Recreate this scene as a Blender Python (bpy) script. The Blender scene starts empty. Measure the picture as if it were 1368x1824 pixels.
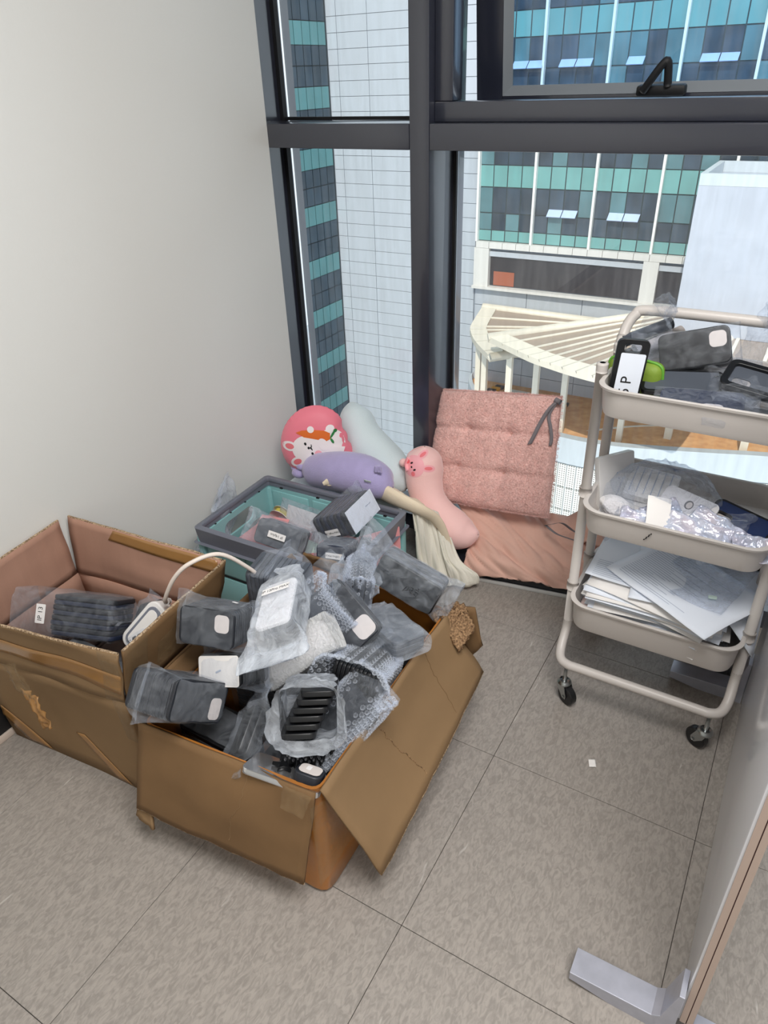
import bpy, bmesh, math, random
from mathutils import Vector, Matrix, Euler, noise
random.seed(7)
PI = math.pi
V = Vector
sc = bpy.context.scene
COL = sc.collection

# ------------------------------------------------------------------ camera, sky, sun, lamps, exposure
def setup_camera():
    yaw, pitch, roll, f = -0.54756, 0.55322, -0.037988, 1263.73
    cy, sy, cp, sp = math.cos(yaw), math.sin(yaw), math.cos(pitch), math.sin(pitch)
    fwd = V((sy*cp, cy*cp, -sp)); right = V((cy, -sy, 0)); up = right.cross(fwd)
    r = math.cos(roll)*right + math.sin(roll)*up
    u = -math.sin(roll)*right + math.cos(roll)*up
    cam = bpy.data.cameras.new('camera'); cam.sensor_fit = 'VERTICAL'
    cam.sensor_height = 24.0; cam.sensor_width = 18.0; cam.lens = f/1824*24.0
    cam.clip_start = 0.02; cam.clip_end = 400
    o = bpy.data.objects.new('camera', cam); COL.objects.link(o)
    m = Matrix((r, u, -fwd)).transposed().to_4x4(); m.translation = V((0, 0, 1.38))
    o.matrix_world = m; sc.camera = o
setup_camera()

world = bpy.data.worlds.new('sky'); sc.world = world; world.use_nodes = True
bg = world.node_tree.nodes['Background']
bg.inputs[0].default_value = (0.80, 0.90, 1.0, 1); bg.inputs[1].default_value = 1.9

def lamp(name, kind, loc, rot, energy, color, **kw):
    l = bpy.data.lights.new(name, kind); l.energy = energy; l.color = color
    for k, v in kw.items(): setattr(l, k, v)
    o = bpy.data.objects.new(name, l); COL.objects.link(o); o.location = loc; o.rotation_euler = rot
    return o
sun = lamp('sun', 'SUN', (0, 0, 30), (0, 0, 0), 3.2, (1.0, 0.92, 0.80), angle=0.01)
sun.rotation_euler = V((-0.12, 0.72, -0.68)).to_track_quat('-Z', 'Y').to_euler()
lamp('ceiling_panel_light', 'AREA', (0.2, 0.35, 2.46), (0, 0, 0), 57, (1.0, 0.975, 0.95), shape='RECTANGLE', size=1.2, size_y=0.9)
lamp('ceiling_panel_light', 'AREA', (1.2, -1.2, 2.46), (0, 0, 0), 25, (1.0, 0.975, 0.95), shape='RECTANGLE', size=1.2, size_y=0.6)
vs = sc.view_settings
sc.display_settings.display_device = 'sRGB'
vs.view_transform = 'Standard'; vs.look = 'None'; vs.gamma = 1; vs.exposure = 0.0; vs.use_curve_mapping = False
try:
    sc.cycles.max_bounces = 14; sc.cycles.transparent_max_bounces = 40; sc.cycles.diffuse_bounces = 5
    sc.cycles.caustics_reflective = False; sc.cycles.caustics_refractive = False
    sc.cycles.sample_clamp_indirect = 6
except Exception: pass

# ------------------------------------------------------------------ materials
def S(r, g, b):
    f = lambda c: ((c/255+0.055)/1.055)**2.4 if c > 10 else c/255/12.92
    return (f(r), f(g), f(b), 1)
class NT:
    def __init__(s, name):
        s.m = bpy.data.materials.new(name); s.m.use_nodes = True
        s.t = s.m.node_tree; s.b = s.t.nodes['Principled BSDF']; s.out = s.t.nodes['Material Output']
    def n(s, t, **kw):
        o = s.t.nodes.new(t)
        for k, v in kw.items():
            if k in o.inputs: o.inputs[k].default_value = v
            else: setattr(o, k, v)
        return o
    def l(s, a, b): s.t.links.new(a, b)
def mat(name, col, rough=0.5, metal=0.0, spec=0.5, var=0.0, vscale=8.0, col2=None, bump=0.0, bscale=40.0, stretch=None, coat=0.0, sheen=0.0, rand=0.0, detail=4.0):
    k = NT(name); b = k.b
    b.inputs['Base Color'].default_value = col; b.inputs['Roughness'].default_value = rough
    b.inputs['Metallic'].default_value = metal; b.inputs['Specular IOR Level'].default_value = spec
    b.inputs['Coat Weight'].default_value = coat; b.inputs['Sheen Weight'].default_value = sheen
    tc = k.n('ShaderNodeTexCoord'); src = tc.outputs['Object']
    if stretch or rand:
        mp = k.n('ShaderNodeMapping'); mp.inputs['Scale'].default_value = stretch or (1, 1, 1); k.l(src, mp.inputs[0])
        if rand:
            oi = k.n('ShaderNodeObjectInfo'); sc_ = k.n('ShaderNodeVectorMath', operation='SCALE'); sc_.inputs[0].default_value = (37, 91, 53)
            k.l(oi.outputs['Random'], sc_.inputs['Scale']); k.l(sc_.outputs[0], mp.inputs['Location'])
        src = mp.outputs[0]
    if var or col2:
        nz = k.n('ShaderNodeTexNoise'); nz.inputs['Scale'].default_value = vscale; nz.inputs['Detail'].default_value = detail
        k.l(src, nz.inputs['Vector'])
        rp = k.n('ShaderNodeValToRGB'); rp.color_ramp.elements[0].position = 0.3; rp.color_ramp.elements[1].position = 0.7
        c2 = col2 or tuple(min(1, c*(1+var)) for c in col[:3])+(1,)
        c1 = col if col2 else tuple(c*(1-var) for c in col[:3])+(1,)
        rp.color_ramp.elements[0].color = c1; rp.color_ramp.elements[1].color = c2
        k.l(nz.outputs['Fac'], rp.inputs[0]); k.l(rp.outputs[0], b.inputs['Base Color'])
    if bump:
        nb = k.n('ShaderNodeTexNoise'); nb.inputs['Scale'].default_value = bscale; nb.inputs['Detail'].default_value = 5
        k.l(src, nb.inputs['Vector'])
        bp = k.n('ShaderNodeBump'); bp.inputs['Strength'].default_value = bump; bp.inputs['Distance'].default_value = 0.01
        k.l(nb.outputs['Fac'], bp.inputs['Height']); k.l(bp.outputs[0], b.inputs['Normal'])
    return k.m
def film(name, tint, lo, hi, rough=0.25, bump=0.6, bscale=25.0, edge=0.5):
    """thin plastic film: clear where it lies flat, denser where it turns edge-on or is creased"""
    k = NT(name); b = k.b
    b.inputs['Base Color'].default_value = tint; b.inputs['Roughness'].default_value = rough
    tr = k.n('ShaderNodeBsdfTransparent'); tr.inputs[0].default_value = (0.97, 0.98, 1, 1)
    tc = k.n('ShaderNodeTexCoord')
    nb = k.n('ShaderNodeTexNoise'); nb.inputs['Scale'].default_value = bscale; nb.inputs['Detail'].default_value = 6; nb.inputs['Distortion'].default_value = 1.5
    k.l(tc.outputs['Object'], nb.inputs['Vector'])
    bp = k.n('ShaderNodeBump'); bp.inputs['Strength'].default_value = bump; bp.inputs['Distance'].default_value = 0.012
    k.l(nb.outputs['Fac'], bp.inputs['Height']); k.l(bp.outputs[0], b.inputs['Normal'])
    lw = k.n('ShaderNodeLayerWeight'); lw.inputs['Blend'].default_value = 0.35; k.l(bp.outputs[0], lw.inputs['Normal'])
    rp = k.n('ShaderNodeMapRange'); rp.inputs[1].default_value = 0.35; rp.inputs[2].default_value = 0.7
    rp.inputs[3].default_value = lo; rp.inputs[4].default_value = hi; k.l(nb.outputs['Fac'], rp.inputs[0])
    ml = k.n('ShaderNodeMath', operation='MULTIPLY_ADD', use_clamp=True); ml.inputs[1].default_value = edge
    k.l(lw.outputs['Facing'], ml.inputs[0]); k.l(rp.outputs[0], ml.inputs[2])
    mx = k.n('ShaderNodeMixShader'); k.l(ml.outputs[0], mx.inputs[0]); k.l(tr.outputs[0], mx.inputs[1]); k.l(b.outputs[0], mx.inputs[2])
    k.l(mx.outputs[0], k.out.inputs[0])
    return k.m
def glass(name, tint=(0.975, 0.988, 0.985, 1), haze=0.0):
    k = NT(name)
    tr = k.n('ShaderNodeBsdfTransparent'); tr.inputs[0].default_value = tint
    gl = k.n('ShaderNodeBsdfGlossy'); gl.inputs['Roughness'].default_value = 0.0
    fr = k.n('ShaderNodeFresnel'); fr.inputs[0].default_value = 1.45
    mx = k.n('ShaderNodeMixShader'); k.l(fr.outputs[0], mx.inputs[0]); k.l(tr.outputs[0], mx.inputs[1]); k.l(gl.outputs[0], mx.inputs[2])
    if haze:   # dust on the pane
        df = k.n('ShaderNodeBsdfDiffuse'); df.inputs[0].default_value = (0.8, 0.82, 0.85, 1)
        tc = k.n('ShaderNodeTexCoord'); mp = k.n('ShaderNodeMapping'); mp.inputs['Scale'].default_value = (60, 60, 6); k.l(tc.outputs['Object'], mp.inputs[0])
        nz = k.n('ShaderNodeTexNoise'); nz.inputs['Scale'].default_value = 1.0; nz.inputs['Detail'].default_value = 5; k.l(mp.outputs[0], nz.inputs['Vector'])
        mr = k.n('ShaderNodeMapRange'); mr.inputs[1].default_value = 0.4; mr.inputs[2].default_value = 0.75; mr.inputs[3].default_value = 0.1*haze; mr.inputs[4].default_value = haze
        k.l(nz.outputs['Fac'], mr.inputs[0])
        m2 = k.n('ShaderNodeMixShader'); k.l(mr.outputs[0], m2.inputs[0]); k.l(mx.outputs[0], m2.inputs[1]); k.l(df.outputs[0], m2.inputs[2]); mx = m2
    k.l(mx.outputs[0], k.out.inputs[0])
    return k.m
def floor_mat():
    k = NT('vinyl_tile'); b = k.b; b.inputs['Roughness'].default_value = 0.42; b.inputs['Specular IOR Level'].default_value = 0.4
    tc = k.n('ShaderNodeTexCoord'); mp = k.n('ShaderNodeMapping'); mp.inputs['Scale'].default_value = (1.0, 0.42, 1)
    oi = k.n('ShaderNodeObjectInfo'); vs_ = k.n('ShaderNodeVectorMath', operation='SCALE'); vs_.inputs[0].default_value = (37, 91, 0)
    k.l(oi.outputs['Random'], vs_.inputs['Scale']); k.l(vs_.outputs[0], mp.inputs['Location']); k.l(tc.outputs['Object'], mp.inputs[0])
    nz = k.n('ShaderNodeTexNoise'); nz.inputs['Scale'].default_value = 120; nz.inputs['Detail'].default_value = 6; nz.inputs['Distortion'].default_value = 1.3
    k.l(mp.outputs[0], nz.inputs['Vector'])
    rp = k.n('ShaderNodeValToRGB'); e = rp.color_ramp.elements
    e[0].position = 0.36; e[0].color = S(136, 130, 124); e[1].position = 0.62; e[1].color = S(157, 150, 143)
    k.l(nz.outputs['Fac'], rp.inputs[0])
    n2 = k.n('ShaderNodeTexNoise'); n2.inputs['Scale'].default_value = 46; n2.inputs['Detail'].default_value = 2; n2.inputs['Distortion'].default_value = 1.0
    mp2 = k.n('ShaderNodeMapping'); mp2.inputs['Scale'].default_value = (1, 0.3, 1); mp2.inputs['Rotation'].default_value = (0, 0, 0.25); k.l(mp.outputs[0], mp2.inputs[0]); k.l(mp2.outputs[0], n2.inputs['Vector'])
    r2 = k.n('ShaderNodeMapRange'); r2.inputs[1].default_value = 0.72; r2.inputs[2].default_value = 0.80; r2.inputs[3].default_value = 0; r2.inputs[4].default_value = 0.6
    k.l(n2.outputs['Fac'], r2.inputs[0])
    mx = k.n('ShaderNodeMix', data_type='RGBA'); k.l(r2.outputs[0], mx.inputs[0]); k.l(rp.outputs[0], mx.inputs[6]); mx.inputs[7].default_value = S(214, 209, 203)
    k.l(mx.outputs[2], b.inputs['Base Color'])
    return k.m
def dots_mat(name, col, hole, pitch, radius):
    k = NT(name); k.b.inputs['Roughness'].default_value = 0.5
    tc = k.n('ShaderNodeTexCoord'); sx = k.n('ShaderNodeSeparateXYZ'); k.l(tc.outputs['Object'], sx.inputs[0])
    d = []
    for ax in ('X', 'Z'):
        a = k.n('ShaderNodeMath', operation='PINGPONG'); a.inputs[1].default_value = pitch/2; k.l(sx.outputs[ax], a.inputs[0])
        q = k.n('ShaderNodeMath', operation='POWER'); q.inputs[1].default_value = 2; k.l(a.outputs[0], q.inputs[0]); d.append(q)
    ad = k.n('ShaderNodeMath', operation='ADD'); k.l(d[0].outputs[0], ad.inputs[0]); k.l(d[1].outputs[0], ad.inputs[1])
    lt = k.n('ShaderNodeMath', operation='LESS_THAN'); lt.inputs[1].default_value = radius*radius; k.l(ad.outputs[0], lt.inputs[0])
    mx = k.n('ShaderNodeMix', data_type='RGBA'); k.l(lt.outputs[0], mx.inputs[0]); mx.inputs[6].default_value = col; mx.inputs[7].default_value = hole
    k.l(mx.outputs[2], k.b.inputs['Base Color'])
    return k.m
MT = {}
def init_materials():
    g = MT
    g['wall'] = mat('white_wall_paint', S(226, 226, 222), 0.55, bump=0.03, bscale=120)
    g['ceil'] = mat('ceiling_white', S(225, 225, 222), 0.8)
    g['floor'] = floor_mat(); g['joint'] = mat('tile_joint', S(58, 54, 52), 0.9)
    g['frame'] = mat('slate_aluminium', S(40, 43, 56), 0.30, spec=0.9, var=0.04, vscale=3, coat=0.5); g['bead'] = mat('glazing_bead_painted_lit', S(128, 134, 140), 0.35)  # beads: daylight on them put into a paler grey than the frame
    g['gasket'] = mat('black_rubber', S(14, 14, 17), 0.6)
    g['glass'] = glass('window_glass', haze=0.09); g['glass_aw'] = glass('dusty_window_glass', tint=(0.74, 0.88, 1.0, 1), haze=0.10)
    g['baseblack'] = mat('black_skirting', S(22, 22, 24), 0.5); g['basepale'] = mat('pale_wood_strip', S(205, 190, 178), 0.5, var=0.06, vscale=20, stretch=(1, 0.1, 1))
    g['kraft'] = mat('kraft_board', S(134, 108, 78), 0.75, var=0.07, vscale=5, bump=0.05, bscale=30, spec=0.25)
    g['kraft2'] = mat('kraft_board_worn', S(118, 91, 62), 0.75, var=0.1, vscale=6, bump=0.05, bscale=30, spec=0.25)
    g['kraftin'] = mat('board_inside', S(170, 132, 114), 0.85, var=0.05, vscale=4, spec=0.2, bump=0.06, bscale=60, stretch=(6, 6, 0.5))
    g['flute'] = mat('torn_board_edge', S(84, 62, 46), 0.9, col2=S(170, 138, 104), vscale=220, spec=0.1, detail=2)
    g['fluteedge'] = mat('board_cut_edge', S(196, 172, 142), 0.9, col2=S(96, 74, 56), vscale=260, spec=0.1, detail=1)
    g['tape'] = mat('brown_packing_tape', S(152, 112, 66), 0.22, var=0.06, vscale=12, spec=0.6, bump=0.15, bscale=18)
    g['ctape'] = film('clear_packing_tape', (0.50, 0.34, 0.17, 1), 0.03, 0.10, 0.10, 0.6, 35, 0.06)
    g['orange'] = mat('taped_orange_board', S(158, 100, 40), 0.3, var=0.12, vscale=6, spec=0.5, bump=0.15, bscale=15, coat=0.3)
    g['teal'] = mat('teal_plastic', S(142, 192, 194), 0.4, spec=0.5, var=0.03)
    g['grey'] = mat('grey_plastic', S(112, 116, 128), 0.4, spec=0.5, var=0.03)
    g['bag'] = film('frosted_bag_film', (0.70, 0.75, 0.82, 1), 0.02, 0.12, 0.18, 0.7, 26, 0.20)
    g['bagthick'] = film('milky_bag_film', (0.74, 0.80, 0.88, 1), 0.05, 0.24, 0.18, 0.9, 24, 0.28)
    g['milky'] = film('milky_bag_film_dense', (0.84, 0.89, 0.96, 1), 0.12, 0.42, 0.2, 0.9, 22, 0.38)
    g['clear'] = film('clear_film', (0.62, 0.66, 0.72, 1), 0.0, 0.10, 0.03, 1.0, 55, 0.22)
    g['bubble'] = film('bubble_film', (0.80, 0.85, 0.92, 1), 0.02, 0.08, 0.1, 0.5, 60, 0.30)
    g['dome'] = film('bubble_dome', (0.88, 0.92, 0.98, 1), 0.02, 0.05, 0.03, 0.1, 60, 0.85)
    g['bubblew'] = film('white_bubble_film', (0.86, 0.86, 0.85, 1), 0.30, 0.55, 0.3, 0.5, 60, 0.45)
    g['case'] = mat('dark_case_rubber', S(33, 36, 43), 0.45, var=0.1, vscale=10)
    g['casegrey'] = mat('grey_case', S(74, 79, 88), 0.45, var=0.06)
    g['casenavy'] = mat('navy_case', S(38, 46, 66), 0.4)
    g['caseblack'] = mat('black_case', S(17, 18, 21), 0.35)
    g['casewhite'] = mat('white_case', S(232, 230, 232), 0.4)
    g['cut'] = mat('case_cutout_light', S(214, 206, 202), 0.7); g['cutg'] = mat('button_cutout', S(104, 104, 108), 0.5)
    g['paper'] = mat('white_paper', S(226, 232, 242), 0.8, spec=0.2); g['paperb'] = mat('cream_paper', S(232, 229, 226), 0.8, spec=0.2)
    g['sticker'] = mat('white_sticker', S(238, 236, 236), 0.6); g['ink'] = mat('black_ink', S(18, 17, 20), 0.7)
    g['inkgrey'] = mat('grey_print', S(168, 178, 196), 0.8)
    g['trolley'] = mat('warm_grey_enamel', S(198, 192, 187), 0.38, spec=0.5)
    g['chrome'] = mat('zinc_metal', S(176, 180, 180), 0.28, metal=1.0); g['wheel'] = mat('black_wheel', S(20, 20, 22), 0.4)
    g['wplast'] = mat('white_plastic', S(226, 224, 222), 0.35)
    g['pinkfluff'] = mat('pink_fleece', S(240, 196, 188), 0.95, var=0.08, vscale=60, sheen=0.6, bump=0.6, bscale=180)
    g['pinkplush'] = mat('pink_plush', S(246, 202, 198), 0.85, sheen=0.5, var=0.03, bump=0.15, bscale=260)
    g['pinkcush'] = mat('pink_satin', S(240, 128, 146), 0.55, sheen=0.3, bump=0.05, bscale=60)
    g['paleplush'] = mat('pale_blue_plush', S(214, 228, 232), 0.9, sheen=0.5, bump=0.15, bscale=240)
    g['purple'] = mat('lilac_plush', S(172, 162, 206), 0.85, sheen=0.5, var=0.04, vscale=30, bump=0.2, bscale=240)
    g['pinkcloth'] = mat('dusty_pink_cotton', S(216, 174, 158), 0.85, sheen=0.2, var=0.04, vscale=5, bump=0.12, bscale=300)
    g['cream'] = mat('cream_cloth', S(232, 216, 190), 0.85, sheen=0.2, bump=0.08, bscale=200)
    g['mesh'] = mat('cream_mesh_fabric', S(236, 232, 218), 0.85, sheen=0.2, bump=0.35, bscale=420)
    g['ribbon'] = mat('grey_ribbon', S(118, 112, 116), 0.7)
    g['bunny'] = mat('print_white', S(246, 238, 238), 0.7); g['carrot'] = mat('print_orange', S(226, 112, 40), 0.7); g['leafg'] = mat('print_green', S(44, 128, 66), 0.7)
    g['blush'] = mat('print_blush', S(246, 176, 184), 0.7); g['earpink'] = mat('print_ear_pink', S(238, 124, 132), 0.7); g['stitch'] = mat('plush_seam', S(226, 150, 146), 0.9)
    g['purpleseam'] = mat('lilac_seam', S(136, 126, 174), 0.9); g['paleseam'] = mat('pale_seam', S(196, 204, 206), 0.9)
    g['pinkcard'] = mat('pink_card', S(222, 150, 152), 0.7); g['mint'] = mat('mint_card', S(206, 226, 216), 0.6); g['yellow'] = mat('yellow_dot', S(214, 196, 90), 0.6)
    g['green'] = mat('green_pouch', S(122, 148, 48), 0.6, bump=0.1, bscale=300); g['greenz'] = mat('green_zip', S(98, 160, 54), 0.5)
    g['panel'] = mat('white_gloss_panel', S(228, 230, 236), 0.14, spec=0.6); g['edge'] = mat('tan_panel_edge', S(186, 166, 154), 0.5); g['edgeline'] = mat('dark_edge_line', S(70, 40, 40), 0.7)
    g['foot'] = mat('brushed_grey_metal', S(176, 178, 190), 0.35, metal=0.35, var=0.08, vscale=30)
    g['darkgrey'] = mat('dark_grey_box', S(112, 112, 118), 0.5); g['blackbox'] = mat('black_flat_case', S(30, 32, 38), 0.25, spec=0.5); g['stripgrey'] = mat('pale_plastic_strip', S(190, 190, 188), 0.4)
    g['cable'] = mat('cream_cable', S(222, 210, 200), 0.5); g['holo'] = mat('silver_holographic', S(206, 220, 240), 0.22, metal=0.35, bump=0.8, bscale=40, col2=S(232, 224, 236), vscale=20)
    g['silver'] = mat('mirror_silver', S(220, 220, 222), 0.12, metal=0.9); g['beigeplastic'] = mat('pinkish_plastic', S(206, 186, 182), 0.4)
    g['dustfluff'] = mat('white_fluff', S(226, 222, 222), 0.95, sheen=0.5, bump=0.5, bscale=200)
    g['navygloss'] = mat('glossy_navy', S(36, 52, 92), 0.06, spec=0.7, coat=0.5)
    # outside
    g['clad'] = mat('white_cladding', S(176, 182, 190), 0.5, rand=1, var=0.02, vscale=0.5); g['cladjoint'] = mat('cladding_joint', S(128, 136, 146), 0.8)
    g['fascia'] = mat('white_fascia', S(206, 204, 200), 0.6); g['span'] = mat('teal_spandrel_glass', S(104, 152, 150), 0.15, rand=1, var=0.12, vscale=0.6, spec=0.4)
    g['vision'] = mat('dark_vision_glass', S(54, 66, 78), 0.08, rand=1, var=0.5, vscale=0.8, spec=0.35); g['visionblind'] = mat('blind_vision_glass', S(84, 116, 122), 0.15, rand=1, var=0.25, vscale=0.9, spec=0.35)  # second glass: paler panes with blinds behind them
    g['mull'] = mat('dark_mullion', S(44, 58, 62), 0.6); g['fin'] = mat('white_fin', S(226, 226, 222), 0.5); g['vent'] = mat('vent_glass_painted_sky', S(176, 194, 230), 0.05, spec=0.8)  # vent: sky reflection of the tilted panes put into the pale blue
    g['recess'] = mat('dark_recess_glass', S(46, 42, 46), 0.3); g['redrecess'] = mat('brick_red_interior', S(150, 84, 62), 0.8)
    g['canopy'] = mat('cream_canopy_steel', S(222, 214, 198), 0.5); g['canopysheet'] = mat('polycarbonate_roof', S(160, 144, 130), 0.45, var=0.04, vscale=1.5)
    g['pavers'] = mat('orange_pavers', S(230, 182, 132), 0.9, col2=S(206, 152, 106), vscale=3.0, detail=8); g['yline'] = mat('yellow_road_paint', S(226, 160, 50), 0.8); g['wline'] = mat('white_road_paint', S(232, 228, 216), 0.8)
    g['blackroad'] = mat('black_rubber_road', S(50, 46, 44), 0.8); g['greyblock'] = mat('pale_grey_render', S(172, 177, 188), 0.8, var=0.05, vscale=1.2, bump=0.5, bscale=3)
    g['kerb'] = mat('white_kerb', S(186, 194, 200), 0.6, var=0.04, vscale=0.7); g['perf'] = dots_mat('perforated_sheet', S(226, 226, 220), S(96, 94, 90), 0.105, 0.026)
    g['tower'] = mat('tower_glass', S(52, 68, 80), 0.12, rand=1, var=0.3, vscale=0.7, spec=0.4); g['towerspan'] = mat('tower_spandrel', S(88, 138, 140), 0.2, rand=1, var=0.1, vscale=0.6)
init_materials()

# ------------------------------------------------------------------ mesh helpers
def link(o, parent=None):
    COL.objects.link(o)
    if parent: o.parent = parent
    return o
def tag(o, label=None, cat=None, group=None, kind=None):
    for k, v in (('label', label), ('category', cat), ('group', group), ('kind', kind)):
        if v: o[k] = v
    return o
def mk(name, verts, faces, m, parent=None, smooth=True):
    me = bpy.data.meshes.new(name); me.from_pydata([tuple(v) for v in verts], [], faces); me.update()
    ms = m if isinstance(m, (list, tuple)) else [m]
    for q in ms: me.materials.append(MT[q] if isinstance(q, str) else q)
    if smooth: me.shade_smooth()
    return link(bpy.data.objects.new(name, me), parent)
def empty(name, loc=(0, 0, 0), rot=(0, 0, 0), parent=None):
    o = bpy.data.objects.new(name, None); o.empty_display_size = 0.02; o.location = loc; o.rotation_euler = rot
    return link(o, parent)
def bm_obj(name, bm, m, parent=None, smooth=False):
    bmesh.ops.recalc_face_normals(bm, faces=bm.faces)
    me = bpy.data.meshes.new(name); bm.to_mesh(me); bm.free(); me.materials.append(MT[m] if isinstance(m, str) else m)
    if smooth:
        me.shade_smooth()
        try: me.set_sharp_from_angle(angle=0.6)
        except Exception: pass
    return link(bpy.data.objects.new(name, me), parent)
def add_box(bm, c, s, bev=0.0, seg=2, rot=None):
    ret = bmesh.ops.create_cube(bm, size=1.0)
    vs = ret['verts']
    for v in vs:
        p = V((v.co.x*s[0], v.co.y*s[1], v.co.z*s[2]))
        v.co = p
    if bev:
        es = list({e for v in vs for e in v.link_edges})
        r = bmesh.ops.bevel(bm, geom=es, offset=bev, segments=seg, affect='EDGES', profile=0.5)
        vs = list({v for f in r['faces'] for v in f.verts} | {v for v in vs if v.is_valid})
    R = Euler(rot).to_matrix() if rot else None
    for v in vs:
        if R: v.co = R @ v.co
        v.co += V(c)
    return vs
def box(name, c, s, m, parent=None, bev=0.0, seg=2, rot=None):
    bm = bmesh.new(); add_box(bm, c, s, bev, seg, rot)
    return bm_obj(name, bm, m, parent, smooth=bev > 0)
def spanbox(name, a, b, m, parent=None, bev=0.0):
    return box(name, [(p+q)/2 for p, q in zip(a, b)], [abs(q-p) for p, q in zip(a, b)], m, parent, bev)
def frames_along(pts, closed=False):
    n = len(pts); T = []
    for i in range(n):
        a = pts[(i-1) % n] if (closed or i > 0) else pts[i]; b = pts[(i+1) % n] if (closed or i < n-1) else pts[i]
        T.append((b-a).normalized())
    ref = V((0, 0, 1)) if abs(T[0].z) < 0.9 else V((1, 0, 0))
    N = (ref - T[0]*ref.dot(T[0])).normalized(); out = []
    for i in range(n):
        N = (N - T[i]*N.dot(T[i]))
        N = N.normalized() if N.length > 1e-6 else T[i].orthogonal().normalized()
        out.append((T[i], N, T[i].cross(N)))
    return out
def catmull(pts, per=8, closed=False):
    pts = [V(p) for p in pts]; n = len(pts); out = []
    rng = range(n if closed else n-1)
    for i in rng:
        g = (lambda j: pts[j % n]) if closed else (lambda j: pts[max(0, min(n-1, j))])
        a, b, c, d = g(i-1), g(i), g(i+1), g(i+2)
        for k in range(per):
            t = k/per
            out.append(0.5*((2*b)+(c-a)*t+(2*a-5*b+4*c-d)*t*t+(3*b-a-3*c+d)*t*t*t))
    if not closed: out.append(pts[-1])
    return out
def tube_geo(pts, rad, seg=10, closed=False, flat=1.0):
    pts = [V(p) for p in pts]; fr = frames_along(pts, closed); n = len(pts); vs = []; fs = []
    for i, (T, N, B) in enumerate(fr):
        r = rad[i] if isinstance(rad, (list, tuple)) else rad
        for k in range(seg):
            a = 2*PI*k/seg; vs.append(pts[i]+N*math.cos(a)*r+B*math.sin(a)*r*flat)
    for i in range(n if closed else n-1):
        j = (i+1) % n
        for k in range(seg):
            k2 = (k+1) % seg; fs.append((i*seg+k, j*seg+k, j*seg+k2, i*seg+k2))
    if not closed:
        fs.append(tuple(range(seg-1, -1, -1))); fs.append(tuple((n-1)*seg+k for k in range(seg)))
    return vs, fs
def tube(name, pts, rad, m, parent=None, seg=10, closed=False, flat=1.0):
    vs, fs = tube_geo(pts, rad, seg, closed, flat); return mk(name, vs, fs, m, parent)
def sheet(name, fn, nu, nv, th, m, parent=None, smooth=True, closed_u=False):
    """thin closed sheet: fn(u, v) gives the mid surface"""
    P = [[V(fn(i/nu, j/nv)) for j in range(nv+1)] for i in range(nu+1)]
    vs = []; fs = []; W = nv+1
    for sgn in (1, -1):
        for i in range(nu+1):
            for j in range(nv+1):
                du = P[min(nu, i+1)][j]-P[max(0, i-1)][j]; dv = P[i][min(nv, j+1)]-P[i][max(0, j-1)]
                n = du.cross(dv); n = n.normalized() if n.length > 1e-12 else V((0, 0, 1))
                vs.append(P[i][j]+n*(sgn*th/2))
    o = (nu+1)*W
    for i in range(nu):
        for j in range(nv):
            a, b, c, d = i*W+j, (i+1)*W+j, (i+1)*W+j+1, i*W+j+1
            fs.append((a, b, c, d)); fs.append((o+d, o+c, o+b, o+a))
    for i in range(nu):
        fs.append((i*W, o+i*W, o+(i+1)*W, (i+1)*W)); k = nv
        fs.append(((i+1)*W+k, o+(i+1)*W+k, o+i*W+k, i*W+k))
    for j in range(nv):
        fs.append((j+1, o+j+1, o+j, j)); k = nu*W
        fs.append((k+j, o+k+j, o+k+j+1, k+j+1))
    return mk(name, vs, fs, m, parent, smooth)
def quadfn(a, b, c, d, wob=0.0, f=3.0, sag=0.0, seed=0.0):
    """bilinear patch a(0,0) b(1,0) c(1,1) d(0,1) with wobble along its normal"""
    a, b, c, d = V(a), V(b), V(c), V(d); n = (b-a).cross(d-a).normalized()
    def fn(u, v):
        p = a*(1-u)*(1-v)+b*u*(1-v)+c*u*v+d*(1-u)*v
        w = noise.noise(V((u*f+seed, v*f, seed*1.7)))*wob if wob else 0
        return p+n*(w+sag*math.sin(PI*u)*math.sin(PI*v))
    return fn
def gridfn(rows, wr=0.0, wf=6.0, seed=0.0, wdir=(0, 0, 1), stretch=(1, 1), diag=0.0):
    """smooth patch through a grid of control points"""
    rows = [[V(p) for p in r] for r in rows]; nr, nc = len(rows), len(rows[0])
    def cr(p, t):
        n = len(p); x = t*(n-1); i = min(n-2, int(x)); t = x-i
        g = lambda j: p[max(0, min(n-1, j))]
        a, b, c, d = g(i-1), g(i), g(i+1), g(i+2)
        return 0.5*((2*b)+(c-a)*t+(2*a-5*b+4*c-d)*t*t+(3*b-a-3*c+d)*t*t*t)
    wd = V(wdir)
    def fn(u, v):
        p = cr([cr(r, u) for r in rows], v)
        if wr and diag: p = p+wd*wr*(1.3*noise.noise(V(((u-diag*v)*wf*2.2+seed, (u+v)*wf*0.4, seed)))+1.4*abs(noise.noise(V(((u-diag*v)*wf*3.1+seed, (u+v)*wf*0.5, 3+seed)))))
        elif wr: p = p+wd*(noise.noise(V((u*wf*stretch[0]+seed, v*wf*stretch[1], seed)))*wr + abs(noise.noise(V((u*wf*2*stretch[0]+seed, v*wf*stretch[1]*0.7, 3+seed))))*wr*0.8)
        return p
    return fn
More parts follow.
